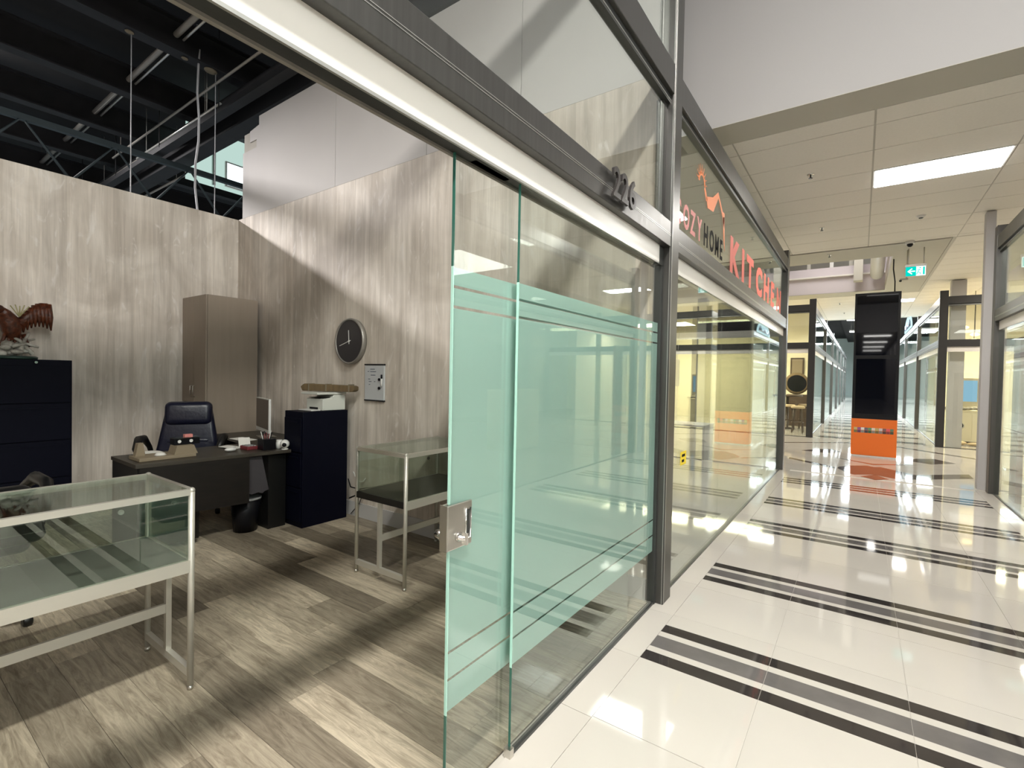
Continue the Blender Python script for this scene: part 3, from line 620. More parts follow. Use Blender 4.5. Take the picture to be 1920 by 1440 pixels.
# ================================================================== ROOF OVER THE SHOP
for i, x in enumerate((-3.6, -5.3, -7.0, -8.65, -10.2, -11.9, -13.6)):
    t = thing('roof_joist', 'black steel roof joist, %s from the shopfront' % ('first', 'second', 'third', 'fourth', 'fifth', 'sixth', 'seventh')[i], 'joist', (x, -5, 5.4), 0, 'black roof joists')
    box(x - .09, x + .09, -5.5, 9, 5.40, 5.42).build('lower_flange', M['joist'], t)
    box(x - .015, x + .015, -5.5, 9, 5.42, 5.78).build('web', M['joist'], t)
    box(x - .09, x + .09, -5.5, 9, 5.78, 5.80).build('upper_flange', M['joist'], t)
t = thing('roof_girder', 'black steel roof girder crossing above the grey panels', 'girder', (-6, 3.5, 5.0))
box(-17.5, -1.2, 3.38, 3.62, 4.98, 5.01).build('lower_flange', M['joist'], t); box(-17.5, -1.2, 3.49, 3.51, 5.01, 5.38).build('web', M['joist'], t); box(-17.5, -1.2, 3.38, 3.62, 5.37, 5.40).build('upper_flange', M['joist'], t)
ct_ = box(-17.5, -4.5, 3.0, 3.12, 4.90, 4.98)
for x in range(-17, -4, 2): ct_.tube([(x, 3.0, 4.95), (x, 3.0, 5.99)], .008, 5)
tag(ct_.build('cable_tray', M['joist']), 'black cable tray running beside the roof girder', 'cable tray')
def pipe(y, z, x0, x1, r, m, lb, nm='pipe'):
    mb = MB().tube([(x0, y, z), (x1, y, z)], r, 10)
    for q in range(2): xx = x0 + .4 + (x1 - x0 - .8) * q; mb.tube([(xx, y, z), (xx, y, 5.99)], .005, 5)
    return tag(mb.build(nm, m), lb, 'pipe')
pipe(3.22, 5.22, -17.5, -4, .05, M['joist'], 'thick black pipe beside the roof girder')
pipe(3.12, 5.10, -12.5, -7.3, .022, M['conduit'], 'pale conduit running under the thick black pipe', 'conduit')
pipe(2.96, 5.25, -11, -4.8, .016, M['conduit'], 'thin pale conduit above the cable tray', 'conduit')
pipe(3.02, 5.02, -10, -7.0, .02, M['lip'], 'short pale conduit lowest beside the girder', 'conduit')
pipe(2.50, 5.62, -14, -4.0, .035, M['conduit'], 'pale rail crossing the roof between the joists', 'rail')
pipe(2.58, 5.60, -14, -4.0, .014, M['lip'], 'thin pale rail next to the wider roof rail', 'rail')
pipe(4.6, 5.10, -9.0, -5.0, .09, M['joist'], 'black sprinkler main behind the girder')
for x, y_ in ((-10.0, 4.06), (-10.001, 3.80)):
    tag(MB().ball((x, y_, 5.05), .055, (1, 1.3, .8)).tube([(x, y_, 5.05), (x, y_, 5.99)], .012, 6).build('red_clamp', M['copper']), 'red pipe clamp under the girder, %s one' % ('farther' if y_ > 4 else 'nearer'), 'clamp', 'red clamps')
pipe(3.74, 5.0, -17, -10.0, .02, M['conduit'], 'slim pale pipe ending at the red clamps')
# wires hanging into the shop
def wire(x, y, z1, z0, wob, lb, r=.006, m='wire'):
    P_ = [(x + wob * math.sin(3.1 * i / 4 + x), y + wob * .6 * math.sin(1.7 * i), z1 + (z0 - z1) * i / 9) for i in range(10)]
    return tag(MB().tube(P_, r, 6).build('hanging_wire', M[m]), lb, 'wire')
wire(-7.0, .93, 5.9, 3.2, .0, 'straight hanging wire at the far left of the roof', .008)
wire(-7.0, 2.05, 5.41, 3.2, .0, 'thin hanging wire below a pale lump on the joist')
wire(-7.0, 2.75, 5.9, 3.25, .03, 'thick wobbly cable looping down behind the back wall', .014)
wire(-7.0, 2.96, 5.41, 3.3, .0, 'thin hanging wire nearest the grey panels')
for i, (y, s) in enumerate(((2.03, .035), (2.9, .06), (2.6, .03))):
    tag(MB().ball((-7.0, y, 5.39), s, (1, 1.3, .5)).build('fluff_lump', M['dust']), ('pale fireproofing lump above the thin left wire', 'largest pale lump on the roof joist near the grey panels', 'pale lump in the middle of the roof joist')[i], 'lump')
t = thing('strip_light', 'long strip light hanging in the dark hall left of the shop', 'ceiling light', (-11.2, -1.2, 5.7)); box(-11.35, -11.05, -3, .6, 5.68, 5.76).build('housing', M['white'], t); MB().tube([(-11.2, -2.5, 5.76), (-11.2, -2.5, 6)], .006, 5).tube([(-11.2, 0, 5.76), (-11.2, 0, 6)], .006, 5).build('hanger', M['lip'], t)
# trusses and window of the hall seen over the back wall
for yy_, nm in zip((-8, -13, -18, -23), ('nearest', 'second', 'third', 'farthest')):
    fx = thing('ceiling_light', 'lit ceiling panel in the corridor behind the camera, %s' % nm, 'ceiling light', (.64, yy_, 3.95)); box(.07, 1.22, yy_ - .3, yy_ + .3, 3.93, 3.95).build('diffuser', M['lamp'], fx)
t = thing('hall_truss', 'dark steel truss beyond the back wall under the bright window', 'truss', (-12, 6, 4))
tr = MB(); tr.box(-9.24, -9.16, -4, 9, 4.78, 4.86).box(-9.24, -9.16, -4, 9, 4.10, 4.18)
tr.build('chord', M['truss'], t); tw = MB()
for k_ in range(13):
    y = -4 + k_; tw.tube([(-9.2, y, 4.14), (-9.2, y + .5, 4.82), (-9.2, y + 1, 4.14)], .02, 6)
tw.build('web_bars', M['truss'], t)
MB().box(-9.24, -9.16, 5.9, 6.0, 0, 4.9).box(-9.24, -9.16, -4.1, -4, 0, 4.9).build('support', M['joist'], t)
hb = struct('wall_hall_bay', box(-9.8, -9.7, 3.66, 5.9, 4.86, 6.0), M['hallbay'])
box(-9.70, -9.66, 4.27, 4.62, 4.90, 5.36).build('window_frame', M['white'], hb); box(-9.66, -9.655, 4.30, 4.59, 4.93, 5.33).build('pane', M['winlight'], hb)
box(-9.70, -9.66, 4.05, 4.10, 4.86, 6).build('mullion', M['hall'], hb)

# ================================================================== SHOWCASES
def showcase(label, y0, y1, dark_deck):
    X0, X1 = -3.05, -2.52; t = thing('display_case', label, 'display case', (X1, y0, 0))
    r = .014
    for x, y in ((X1, y0), (X1, y1), (X0, y0), (X0, y1)):
        MB().tube([(x, y, .022), (x, y, .935)], r, 12).build('corner_post', M['alu'], t)
        lv = MB().lathe([(.013, 0), (.013, .016), (.006, .018), (.006, .024)], (x, y, 0), 12).build('levelling_foot', M['steel'], t)
        MB().ball((x, y, .935), r * 1.08).build('corner_cap', M['alu'], t)
    for x in (X0, X1):
        box(x - .011, x + .011, y0, y1, .915, .943).build('top_rail', M['alu'], t)
        box(x - .011, x + .011, y0, y1, .555, .612).build('deck_rail', M['alu'], t)
    for y in (y0, y1):
        box(X0, X1, y - .011, y + .011, .915, .943).build('top_rail', M['alu'], t)
        box(X0, X1, y - .011, y + .011, .565, .612).build('deck_rail', M['black'] if dark_deck else M['alu'], t)
        box(X0, X1, y - .012, y + .012, .062, .100).build('base_rail', M['alu'], t)
        box(-2.80, -2.772, y - .012, y + .012, .10, .565).build('middle_post', M['alu'], t)
    box(-2.795, -2.778, y0, y1, .285, .330).build('stretcher', M['alu'], t)
    box(X0 + .01, X1 - .01, y0 + .01, y1 - .01, .598, .611).build('deck', M['black'] if dark_deck else M['deckgrey'], t)
    gm = M['caseglass']
    box(X0 + .008, X1 - .008, y0 + .008, y1 - .008, .936, .942).build('top_glass', gm, t)
    box(X1 - .003, X1 + .003, y0 + .014, y1 - .014, .612, .915).build('front_glass', gm, t)
    for y in (y0, y1): box(X0 + .014, X1 - .014, y - .003, y + .003, .612, .915).build('side_glass', gm, t)
    ym = (y0 + y1) / 2
    box(X0 - .004, X0, y0 + .014, ym + .02, .612, .915).build('sliding_panel', gm, t); box(X0 + .004, X0 + .008, ym - .02, y1 - .014, .612, .915).build('sliding_panel', gm, t)
    MB().lathe([(.013, 0), (.013, .006), (.006, .006), (.006, .002)], (X0 + .01, y1 - .12, .765), 16, 'X').build('finger_hole', M['white'] if not dark_deck else M['black'], t)
    return t
showcase('aluminium-framed glass display case in the left foreground', -.25, .976, False)
showcase('aluminium-framed glass display case with black deck beside the glass door', 2.295, 3.14, True)

# ================================================================== FURNITURE
# wardrobe
wd = thing('tall_cabinet', 'tall taupe laminate cabinet in the back corner', 'cabinet', (-6.5, 2.533, 0))
box(-6.83, -6.19, 2.553, 3.13, 0, 2.372).build('body', M['beige'], wd)
for a, b in ((-6.828, -6.512), (-6.508, -6.192)):
    for z0, z1 in ((1.105, 2.37), (.08, 1.095)):
        d_ = box(a, b, 2.533, 2.551, z0, z1).build('door', M['beige'], wd, bevel=.002)
        hx = -6.545 if a < -6.6 else -6.475
        if z0 > 1: MB().tube([(hx, 2.533, 1.17), (hx, 2.51, 1.17), (hx, 2.51, 1.30), (hx, 2.533, 1.30)], .005, 6).build('handle', M['steel'], d_)
# dark steel cabinets
def steel_cab(label, x0, x1, y0, y1, h, n, face):
    t = thing('filing_cabinet', label, 'filing cabinet', ((x0 + x1) / 2, (y0 + y1) / 2, 0))
    box(x0, x1, y0, y1, 0, h).build('body', M['navy'], t, bevel=.004)
    for i in range(n):
        z0 = .05 + (h - .10) * i / n; z1 = .05 + (h - .10) * (i + 1) / n - .012
        if face == 'x':
            d_ = box(x1, x1 + .014, y0 + .015, y1 - .015, z0, z1).build('drawer', M['navy'], t, bevel=.002); box(x1 + .014, x1 + .020, y0 + .06, y1 - .06, z1 - .05, z1 - .035).build('handle', M['navy'], d_)
        else:
            d_ = box(x0 + .015, x1 - .015, y0 - .014, y0, z0, z1).build('drawer', M['navy'], t, bevel=.002); box(x0 + .06, x1 - .06, y0 - .020, y0 - .014, z1 - .05, z1 - .035).build('handle', M['navy'], d_)
    return t
fc = steel_cab('tall navy steel filing cabinet at the far left carrying the eagle statue', -6.82, -6.41, .50, 1.405, 1.562, 4, 'x')
MB().lathe([(.012, 0), (.012, .012)], (-6.396, 1.14, 1.535), 10, 'X').build('lock', M['chrome'], fc)
steel_cab('low navy steel filing cabinet by the clock wall carrying the printer', -4.605, -4.29, 2.605, 3.10, 1.11, 3, 'y')
# desk
dk = thing('office_desk', 'L-shaped dark wood office desk strewn with papers', 'desk', (-4.9, 2.0, 0))
MB().prism([(-4.555, 1.373), (-5.17, 1.385), (-5.17, 2.50), (-6.13, 2.62), (-6.13, 3.15), (-5.0, 3.15), (-5.0, 2.578), (-4.44, 2.578)], 'XY', .715, .745).build('top', M['desktop'], dk, bevel=.002)
MB().prism([(-4.575, 1.40), (-4.555, 1.40), (-4.47, 2.20), (-4.49, 2.20)], 'XY', .30, .715).build('modesty_panel', M['darkwood'], dk)
box(-5.15, -4.58, 1.39, 1.415, 0, .715).build('side_panel', M['black'], dk)
ped = box(-5.12, -4.60, 1.42, 1.84, .05, .70).build('pedestal', M['darkwood'], dk)
for i in range(3): box(-5.134, -5.12, 1.43, 1.83, .07 + .21 * i, .27 + .21 * i).build('drawer', M['black'], ped)
box(-4.95, -4.52, 2.40, 2.57, 0, .715).build('pedestal', M['black'], dk)
box(-6.12, -6.09, 2.65, 3.14, 0, .715).build('side_panel', M['black'], dk)
# executive chairs
def exec_chair(label, loc, rot, m, low=False):
    t = thing('executive_chair', label, 'chair', loc, rot)
    def L(mb, name, mm, par=t, **kw): return mb.build(name, mm, par, world=False, **kw)
    T = Matrix.Translation
    L(rbox(.50, .50, .12, .05, M4=T((0, 0, .50))), 'seat', m)
    Rb = T((-.23, 0, .54)) @ Matrix.Rotation(math.radians(-8), 4, 'Y')
    bk = rbox(.11, .52, (.36 if low else .56), .05, M4=Rb @ T((0, 0, .20 if low else .29)))
    vs = [];  # widen the lower back
    if low: bk.v = [(v[0], v[1], .50 + (v[2] - .56) * .95) for v in bk.v]
    bk.v = [(v[0], v[1] * (1.16 - .34 * max(0, min(1, (v[2] - .56) / .35))), v[2]) for v in bk.v]
    L(bk, 'backrest', m)
    if not low: L(rbox(.13, .43, .25, .06, M4=Rb @ T((.03, 0, .49))), 'head_pillow', m)
    for s in (-1, 1):
        L(MB().tube([(-.18, s * .27, .50), (-.20, s * .33, .70), (-.08, s * .35, .80), (.10, s * .35, .81), (.24, s * .34, .74), (.20, s * .28, .52)], [.018, .024, .034, .036, .030, .018], 10), 'armrest', M['black'])
        for q in (.2, ): L(rbox(.012, .36, .03, .005, 2, M4=Rb @ T((.055, 0, q * s))), 'stitch_fold', m)
    L(MB().tube([(0, 0, .10), (0, 0, .44)], .028, 12), 'gas_column', M['black'])
    bs = MB()
    for i in range(5):
        a = 2 * math.pi * i / 5 + .3; bs.tube([(0, 0, .115), (.29 * math.cos(a), .29 * math.sin(a), .075)], [.032, .020], 8)
    bo = L(bs, 'star_base', M['black'])
    for i in range(5):
        a = 2 * math.pi * i / 5 + .3; MB().lathe([(.02, -.022), (.028, -.016), (.028, .016), (.02, .022)], (.30 * math.cos(a), .30 * math.sin(a), .029), 12, 'Y').build('caster', M['black'], bo, world=False)
    return t
exec_chair('dark navy leather executive chair behind the desk', (-5.56, 2.08, 0), math.radians(-30), M['leather'])
exec_chair('black chair in front of the filing cabinet, mostly hidden by the near showcase', (-4.03, .40, 0), math.radians(185), M['black'], True)
# monitor
mo = thing('computer_monitor', 'flat computer monitor seen edge-on on the desk return', 'monitor', (-5.25, 2.74, .745))
Mm = Matrix.Translation((-5.50, 2.855, 0)) @ Matrix.Rotation(math.atan2(-.15, .56), 4, 'Z')
MB().box(-.29, .29, -.012, .012, .81, 1.185, Mm).build('screen_housing', M['white'], mo); MB().box(-.28, .28, -.014, -.012, .85, 1.175, Mm).build('screen', M['mscreen'], mo)
MB().box(-.04, .04, .012, .03, .75, 1.0, Mm).box(-.11, .11, -.05, .12, .746, .752, Mm).build('stand', M['steel'], mo)
# desktop clutter
o = thing('desk_tray', 'taupe slanted desk organiser with two raised ends', 'organiser', (-4.78, 1.63, .745))
MB().box(-4.90, -4.66, 1.43, 1.84, .746, .775).build('tray', M['taupe'], o, bevel=.004)
MB().prism([(1.445, .77), (1.515, .77), (1.50, .88), (1.465, .88)], 'YZ', -4.86, -4.80).build('raised_end', M['taupe'], o); MB().prism([(1.68, .77), (1.86, .77), (1.83, .845), (1.70, .845)], 'YZ', -4.82, -4.68).build('raised_end', M['taupe'], o)
tag(MB().lathe([(.10, .876), (.105, .885), (.07, .90), (.0, .905)], (0, 0, 0), 16, 'Z').build('round_dish', M['paper'], None), 'white round dish resting behind the desk organiser', 'dish')
bpy.data.objects['round_dish'].location = (-5.02, 1.62, -.128)
tag(MB().lathe([(.045, .0), (.03, .018), (.01, .022)], (0, 0, 0), 14, 'Z').build('small_dish', M['paper'], None), 'small white dish lying in the desk organiser', 'dish'); bpy.data.objects['small_dish'].location = (-4.74, 1.60, .776)
t = thing('card_box', 'black box with two white round marks on the desk organiser', 'box', (-4.76, 1.80, .846))
box(-4.83, -4.74, 1.70, 1.90, .8455, .90).build('body', M['bezel'], t, bevel=.003)
for y in (1.74, 1.83): MB().lathe([(.014, 0), (.014, .002)], (-4.74, y, .875), 12, 'X').build('mark', M['white'], t)
box(-4.84, -4.72, 1.71, 1.91, .900, .906).build('tray', M['caseglass'], t); box(-4.80, -4.76, 1.79, 1.85, .906, .93).build('card_stack', M['lpink'], t, label='pink card stack')
t = thing('computer_mouse', 'white computer mouse on the desk', 'mouse', (-4.72, 2.12, .745)); MB().ball((-4.70, 2.14, .767), .045, (.75, 1.15, .42)).build('shell', M['white'], t); box(-4.702, -4.698, 2.16, 2.185, .780, .787).build('wheel', M['grey'], t)
for i, (x, y, a, w_, d_, z, lb) in enumerate(((-4.92, 2.25, .4, .2, .11, .753, 'flat sheet of paper beside the mouse'), (-4.86, 2.34, -.3, .12, .10, .79, 'tilted pale card among the desk clutter'), (-5.05, 2.42, .2, .22, .14, .80, 'sheet of paper on the stack behind the pen holder'))):
    Mq = Matrix.Translation((x, y, z)) @ Matrix.Rotation(a, 4, 'Z') @ Matrix.Rotation(.9 if i == 1 else .05, 4, 'Y')
    tag(MB().box(-w_ / 2, w_ / 2, -d_ / 2, d_ / 2, 0, .004, Mq).build('paper_sheet', M['paper']), lb, 'paper')
t = thing('calculator', 'dark red calculator on the desk beside the pen holder', 'calculator', (-4.72, 2.33, .745))
MB().box(-4.80, -4.66, 2.27, 2.37, .746, .78).build('body', M['red'], t, bevel=.004)
kb = MB(); [kb.box(-4.785 + .026 * i, -4.768 + .026 * i, 2.28 + .028 * j, 2.30 + .028 * j, .78, .786) for i in range(5) for j in range(3)]; kb.build('keys', M['grey'], t)
t = thing('pen_holder', 'black mesh pen holder full of pens and scissors', 'pen holder', (-4.60, 2.42, .745))
box(-4.65, -4.54, 2.36, 2.48, .746, .85).build('cup', M['bezel'], t, bevel=.004)
for i in range(7):
    a = i * .9; MB().tube([(-4.60 + .02 * math.cos(a), 2.42 + .02 * math.sin(a), .80), (-4.60 + .05 * math.cos(a), 2.42 + .05 * math.sin(a), .90 + .01 * (i % 3))], .004, 5).build('pen', (M['red'], M['bezel'], M['white'])[i % 3], t)
MB().tube([(-4.60 + .02 * math.cos(q), 2.40, .90 + .02 * math.sin(q)) for q in [i * math.pi / 5 for i in range(11)]], .004, 5).build('scissor_loop', M['bezel'], t)
t = thing('webcam', 'round white webcam with black lens against the cabinet', 'camera', (-4.42, 2.54, .745))
MB().lathe([(.03, .746), (.03, .755), (.012, .76)], (-4.47, 2.53, 0), 14).build('foot', M['white'], t); MB().ball((-4.47, 2.53, .80), .042).build('ball', M['white'], t); MB().ball((-4.44, 2.507, .795), .02).build('lens', M['bezel'], t)
tag(MB().lathe([(.035, .746), (.036, .80), (.028, .81), (.026, .83)], (-4.575, 2.535, 0), 16).build('glass_jar', M['white'], None), 'white jar beside the webcam', 'jar')
t = thing('potted_sprig', 'tiny pale sprig standing behind the monitor', 'plant', (-4.95, 2.98, .745)); MB().lathe([(.03, .746), (.04, .80)], (-5.02, 3.05, 0), 12).build('pot', M['white'], t)
for i in range(6): MB().tube([(-5.02, 3.05, .80), (-5.02 + .05 * math.cos(i), 3.05 + .04 * math.sin(i), .86 + .02 * (i % 3))], .004, 5).build('stem', M['leaf'], t)
cl = MB()
cl.prism([(2.18, .71), (2.33, .71), (2.40, .38), (2.36, .37), (2.34, .355), (2.30, .37), (2.24, .36), (2.20, .385), (2.19, .5)], 'YZ', -4.525, -4.512)
tag(cl.build('hanging_cloth', M['cloth']), 'grey cloth hanging below the desk top', 'cloth')
t = thing('waste_bin', 'dark waste bin under the desk', 'bin', (-4.62, 2.30, 0)); MB().lathe([(.10, 0), (.13, .30), (.125, .30), (.095, .01)], (-4.66, 2.26, 0), 18).build('bucket', M['bezel'], t); MB().lathe([(.135, .295), (.135, .31), (.12, .31)], (-4.66, 2.26, 0), 18).build('rim', M['grey'], t)
# printer and parcel
pr = thing('printer', 'white multifunction printer on the low navy cabinet', 'printer', (-4.55, 2.86, 1.11))
Z = 1.111
MB().prism([(2.83, Z), (3.09, Z), (3.09, Z + .155), (2.96, Z + .155), (2.93, Z + .125), (2.83, Z + .115)], 'YZ', -4.60, -4.32).build('body', M['offwhite'], pr, bevel=.006)
box(-4.605, -4.315, 2.77, 3.10, Z + .158, Z + .180).build('scanner_lid', M['offwhite'], pr, bevel=.006)
box(-4.57, -4.35, 2.835, 2.95, Z + .126, Z + .130).build('output_slot', M['bezel'], pr); box(-4.54, -4.40, 2.825, 2.83, Z + .01, Z + .03).build('paper_slot', M['bezel'], pr)
box(-4.58, -4.36, 2.73, 2.83, Z, Z + .008).build('paper_tray', M['white'], pr)
pc = thing('wrapped_parcel', 'long brown wrapped tube lying across the printer', 'parcel', (-4.5, 2.95, 1.30))
Mq = Matrix.Translation((-4.42, 2.99, 1.335)) @ Matrix.Rotation(math.radians(52), 4, 'Z')
MB().prism([(a_, b_) for a_, b_ in ((-.30, -.035), (.27, -.035), (.30, -.02), (.30, .02), (.27, .03), (-.28, .04), (-.32, .01))], 'XZ', -.045, .045).build('tube', M['card'], pc, bevel=.008, world=False)
bpy.data.objects['tube'].matrix_local = Matrix.Translation((.08, .03, .033)) @ Matrix.Rotation(math.radians(22), 4, 'Z')
for q in (-.22, -.02, .24): b_ = MB().box(q - .006, q + .006, -.047, .047, -.037, .042).build('tape_band', M['dust'], pc, world=False); b_.matrix_local = Matrix.Translation((.08, .03, .033)) @ Matrix.Rotation(math.radians(22), 4, 'Z')
# clock and whiteboard
ck = thing('wall_clock', 'round wall clock with charcoal face and pale rim', 'clock', (-4.345, 3.19, 1.82)); cx, cz = -4.345, 1.82
MB().lathe([(.235, 3.188), (.24, 3.15), (.236, 3.135), (.222, 3.135), (.220, 3.148)], (cx, 0, cz), 48, 'Y').build('rim', M['rim'], ck)
MB().lathe([(.221, 3.185), (.221, 3.146)], (cx, 0, cz), 48, 'Y').build('face', M['clockface'], ck)
def hand(ang, ln, w_, nm):
    a = math.radians(ang); dx, dz = math.sin(a), math.cos(a); px, pz = dz, -dx
    MB().prism([(cx - dx * .03 + px * w_, cz - dz * .03 + pz * w_), (cx + dx * ln + px * w_, cz + dz * ln + pz * w_), (cx + dx * ln - px * w_, cz + dz * ln - pz * w_), (cx - dx * .03 - px * w_, cz - dz * .03 - pz * w_)], 'XZ', 3.140, 3.143).build(nm, M['white'], ck)
hand(-4, .115, .004, 'hour_hand'); hand(-106, .165, .003, 'minute_hand'); MB().lathe([(.010, 3.145), (.010, 3.137)], (cx, 0, cz), 14, 'Y').build('hub', M['white'], ck)
wb = thing('whiteboard', 'small whiteboard with black top and bottom edges and scribbled notes', 'whiteboard', (-3.96, 3.17, 1.4))
box(-4.115, -3.822, 3.172, 3.188, 1.225, 1.572).build('board', M['board'], wb)
box(-4.12, -3.817, 3.168, 3.188, 1.572, 1.585).box(-4.12, -3.817, 3.168, 3.188, 1.212, 1.225).build('edge_strip', M['bezel'], wb, label='black edge strips')
for z in (1.43, 1.345): MB().lathe([(.014, 3.172), (.014, 3.160)], (-3.885, 0, z), 14, 'Y').build('magnet', M['bezel'], wb)
MB().tube([(-3.845, 3.162, 1.36), (-3.845, 3.162, 1.44)], .008, 8).build('marker', M['white'], wb); MB().tube([(-3.845, 3.162, 1.44), (-3.845, 3.162, 1.48)], .009, 8).build('marker_cap', M['bezel'], wb)
nt_ = MB()
for i, (x, z, l) in enumerate(((-4.03, 1.53, .07), (-4.07, 1.505, .02), (-4.03, 1.505, .09), (-4.02, 1.47, .07), (-4.06, 1.43, .03), (-4.05, 1.405, .04), (-3.97, 1.405, .02), (-4.05, 1.375, .02))): nt_.box(x, x + l, 3.1705, 3.172, z, z + .006)
nt_.build('handwriting', M['ink'], wb)
# eagle statue
eg = thing('eagle_statue', 'reddish brown eagle statue with spread wings on a pale rocky base', 'statue', (-6.55, 1.0, 1.562)); ex_, ey, ez = -6.56, 1.02, 1.562
MB().lathe([(.16, .0015), (.165, .02), (.15, .03)], (ex_, ey, ez), 20).build('plate', M['green'], eg)
rk = MB(); random.seed(3)
for i in range(16):
    a = random.random() * 6.28; r = random.uniform(.02, .13); rk.ball((ex_ + r * math.cos(a) * .7, ey + r * math.sin(a), ez + random.uniform(.04, .15)), random.uniform(.03, .055), (1, random.uniform(.8, 1.4), random.uniform(.5, .9)), 9, 6)
rk.build('rocks', M['rock'], eg)
br = MB()
for (p, q) in (((-.0, -.10, .05), (.0, .14, .20)), ((.03, .12, .05), (.02, -.06, .24)), ((.05, .02, .03), (.0, .10, .26)), ((.04, -.02, .12), (.04, .16, .12))): br.tube([(ex_ + p[0], ey + p[1], ez + p[2]), (ex_ + (p[0] + q[0]) / 2 + .02, ey + (p[1] + q[1]) / 2, ez + (p[2] + q[2]) / 2 + .03), (ex_ + q[0], ey + q[1], ez + q[2])], [.02, .015, .01], 7)
br.build('driftwood', M['rock'], eg)
MB().tube([(ex_, ey, ez + .18), (ex_, ey - .02, ez + .28), (ex_ + .02, ey - .04, ez + .37), (ex_ + .05, ey - .07, ez + .43), (ex_ + .07, ey - .10, ez + .45)], [.04, .075, .07, .042, .035], 12).ball((ex_ + .08, ey - .115, ez + .46), .04, (1.2, 1, .9)).build('body', M['eagle'], eg)
MB().tube([(ex_ + .10, ey - .13, ez + .46), (ex_ + .14, ey - .15, ez + .445), (ex_ + .145, ey - .15, ez + .42)], [.018, .01, .003], 7).build('beak', M['leaf'], eg)
for s in (-1, 1):
    wg = MB(); o0 = (ex_, ey + s * .03, ez + .33)
    P = [o0, (ex_ - .02, ey + s * .10, ez + .42), (ex_ - .03, ey + s * .19, ez + .50), (ex_ - .02, ey + s * .245, ez + .45)]
    wg.tube(P, [.05, .045, .035, .025], 9)
    for i in range(9):
        u = i / 8; a = Vector(P[0]).lerp(Vector(P[3]), u) + Vector((0, 0, .06 + .08 * math.sin(u * 2.6))); ln = .16 + .10 * u
        d_ = Vector((.02, s * (.02 + .04 * u), -1)).normalized()
        wg.tube([a, a + d_ * ln * .5 + Vector((.012, 0, 0)), a + d_ * ln], [.022, .024, .006], 6)
    w__ = wg.build('wing', M['eagle'], eg)
tl = MB(); [tl.tube([(ex_ + .01, ey + .03 * (i - 2), ez + .24), (ex_ + .02, ey + .05 * (i - 2), ez + .12)], [.02, .008], 6) for i in range(5)]; tl.build('tail', M['eagle'], eg)
sp_ = MB(); [sp_.tube([(ex_ + .08, ey + .02, ez + .40), (ex_ + .08 + .01 * i, ey + .02 + .03 * (i - 2), ez + .50 + .01 * (i % 2))], .005, 5) for i in range(5)]; sp_.build('branch', M['leaf'], eg)
# cables by the skirting
tag(MB().tube([(-4.27, 3.10, .40), (-4.20, 3.08, .33), (-4.08, 3.1, .32), (-3.70, 3.0, .42), (-3.08, 2.25, .56)], .006, 6).build('power_cable', M['bezel']), 'black power cable looping from the showcase to the cabinet', 'cable')
tag(MB().tube([(-4.05, 3.14, .33), (-4.15, 3.15, .15), (-4.30, 3.16, .02)], .005, 6).build('power_cable', M['bezel']), 'black cable dropping to the skirting beside the cabinet', 'cable')
tag(MB().tube([(-4.28, 3.17, .46), (-4.20, 3.17, .36), (-4.12, 3.17, .38), (-4.08, 3.17, .42)], .006, 6).build('white_plug_cable', M['white']), 'pale plug lead against the wall beside the cabinet', 'cable')

# ================================================================== FAR SHOP CONTENTS
pic = thing('framed_picture', 'dark framed picture on the cream wall in the far left shop', 'picture', (-1.82, 19.88, 2)); box(-2.05, -1.63, 19.86, 19.9, 1.68, 2.30).build('frame', M['stool'], pic); box(-2.00, -1.68, 19.855, 19.86, 1.73, 2.25).build('print', M['taupe'], pic)
def stool(x, y, lb):
    t = thing('bar_stool', lb, 'stool', (x, y, 0), 0, 'dark stools in the far left shop')
    MB().lathe([(.17, .70), (.18, .74), (.15, .77)], (x, y, 0), 14).build('seat', M['cushion'], t)
    for a in range(4):
        c, s = math.cos(a * 1.571 + .785), math.sin(a * 1.571 + .785); MB().tube([(x + .12 * c, y + .12 * s, .70), (x + .19 * c, y + .19 * s, 0)], .018, 6).build('leg', M['stool'], t)
    MB().tube([(x + .15 * math.cos(q), y + .15 * math.sin(q), .30) for q in [i * math.pi / 6 for i in range(13)]], .012, 5).build('footring', M['stool'], t)
stool(-1.45, 16.2, 'dark stool nearest the glass in the far left shop'); stool(-1.75, 16.9, 'second dark stool in the far left shop'); stool(-1.40, 17.6, 'rearmost dark stool in the far left shop')
t = thing('pub_table', 'round dark table with chairs around it in the far left shop', 'table', (-1.75, 17.3, 0)); MB().lathe([(.40, 1.0), (.42, 1.03), (.40, 1.05)], (-1.85, 17.4, 0), 20).build('top', M['stool'], t); MB().lathe([(.25, 0), (.05, .06), (.04, 1.0)], (-1.85, 17.4, 0), 14).build('pedestal', M['stool'], t)
t = thing('round_mirror', 'round brown framed mirror leaning in the far left shop', 'mirror', (-1.6, 18.6, 1)); MB().lathe([(.34, 18.60), (.36, 18.57), (.28, 18.57)], (-1.72, 0, 1.40), 24, 'Y').build('frame', M['card'], t); MB().lathe([(.28, 18.572), (.28, 18.568)], (-1.72, 0, 1.40), 24, 'Y').build('mirror', M['screen'], t); box(-2.0, -1.4, 18.5, 18.8, 0, 1.04).build('console', M['stool'], t)
tv = thing('television', 'pale blue screen standing on the cream cabinet at far right', 'television', (2.12, 16.55, .82)); box(1.83, 2.42, 16.72, 16.76, .90, 1.64).build('housing', M['cabin'], tv); box(1.87, 2.38, 16.715, 16.72, 1.05, 1.58).build('screen', M['tvblue'], tv); box(2.0, 2.25, 16.70, 16.80, .832, .90).build('foot', M['cabin'], tv)
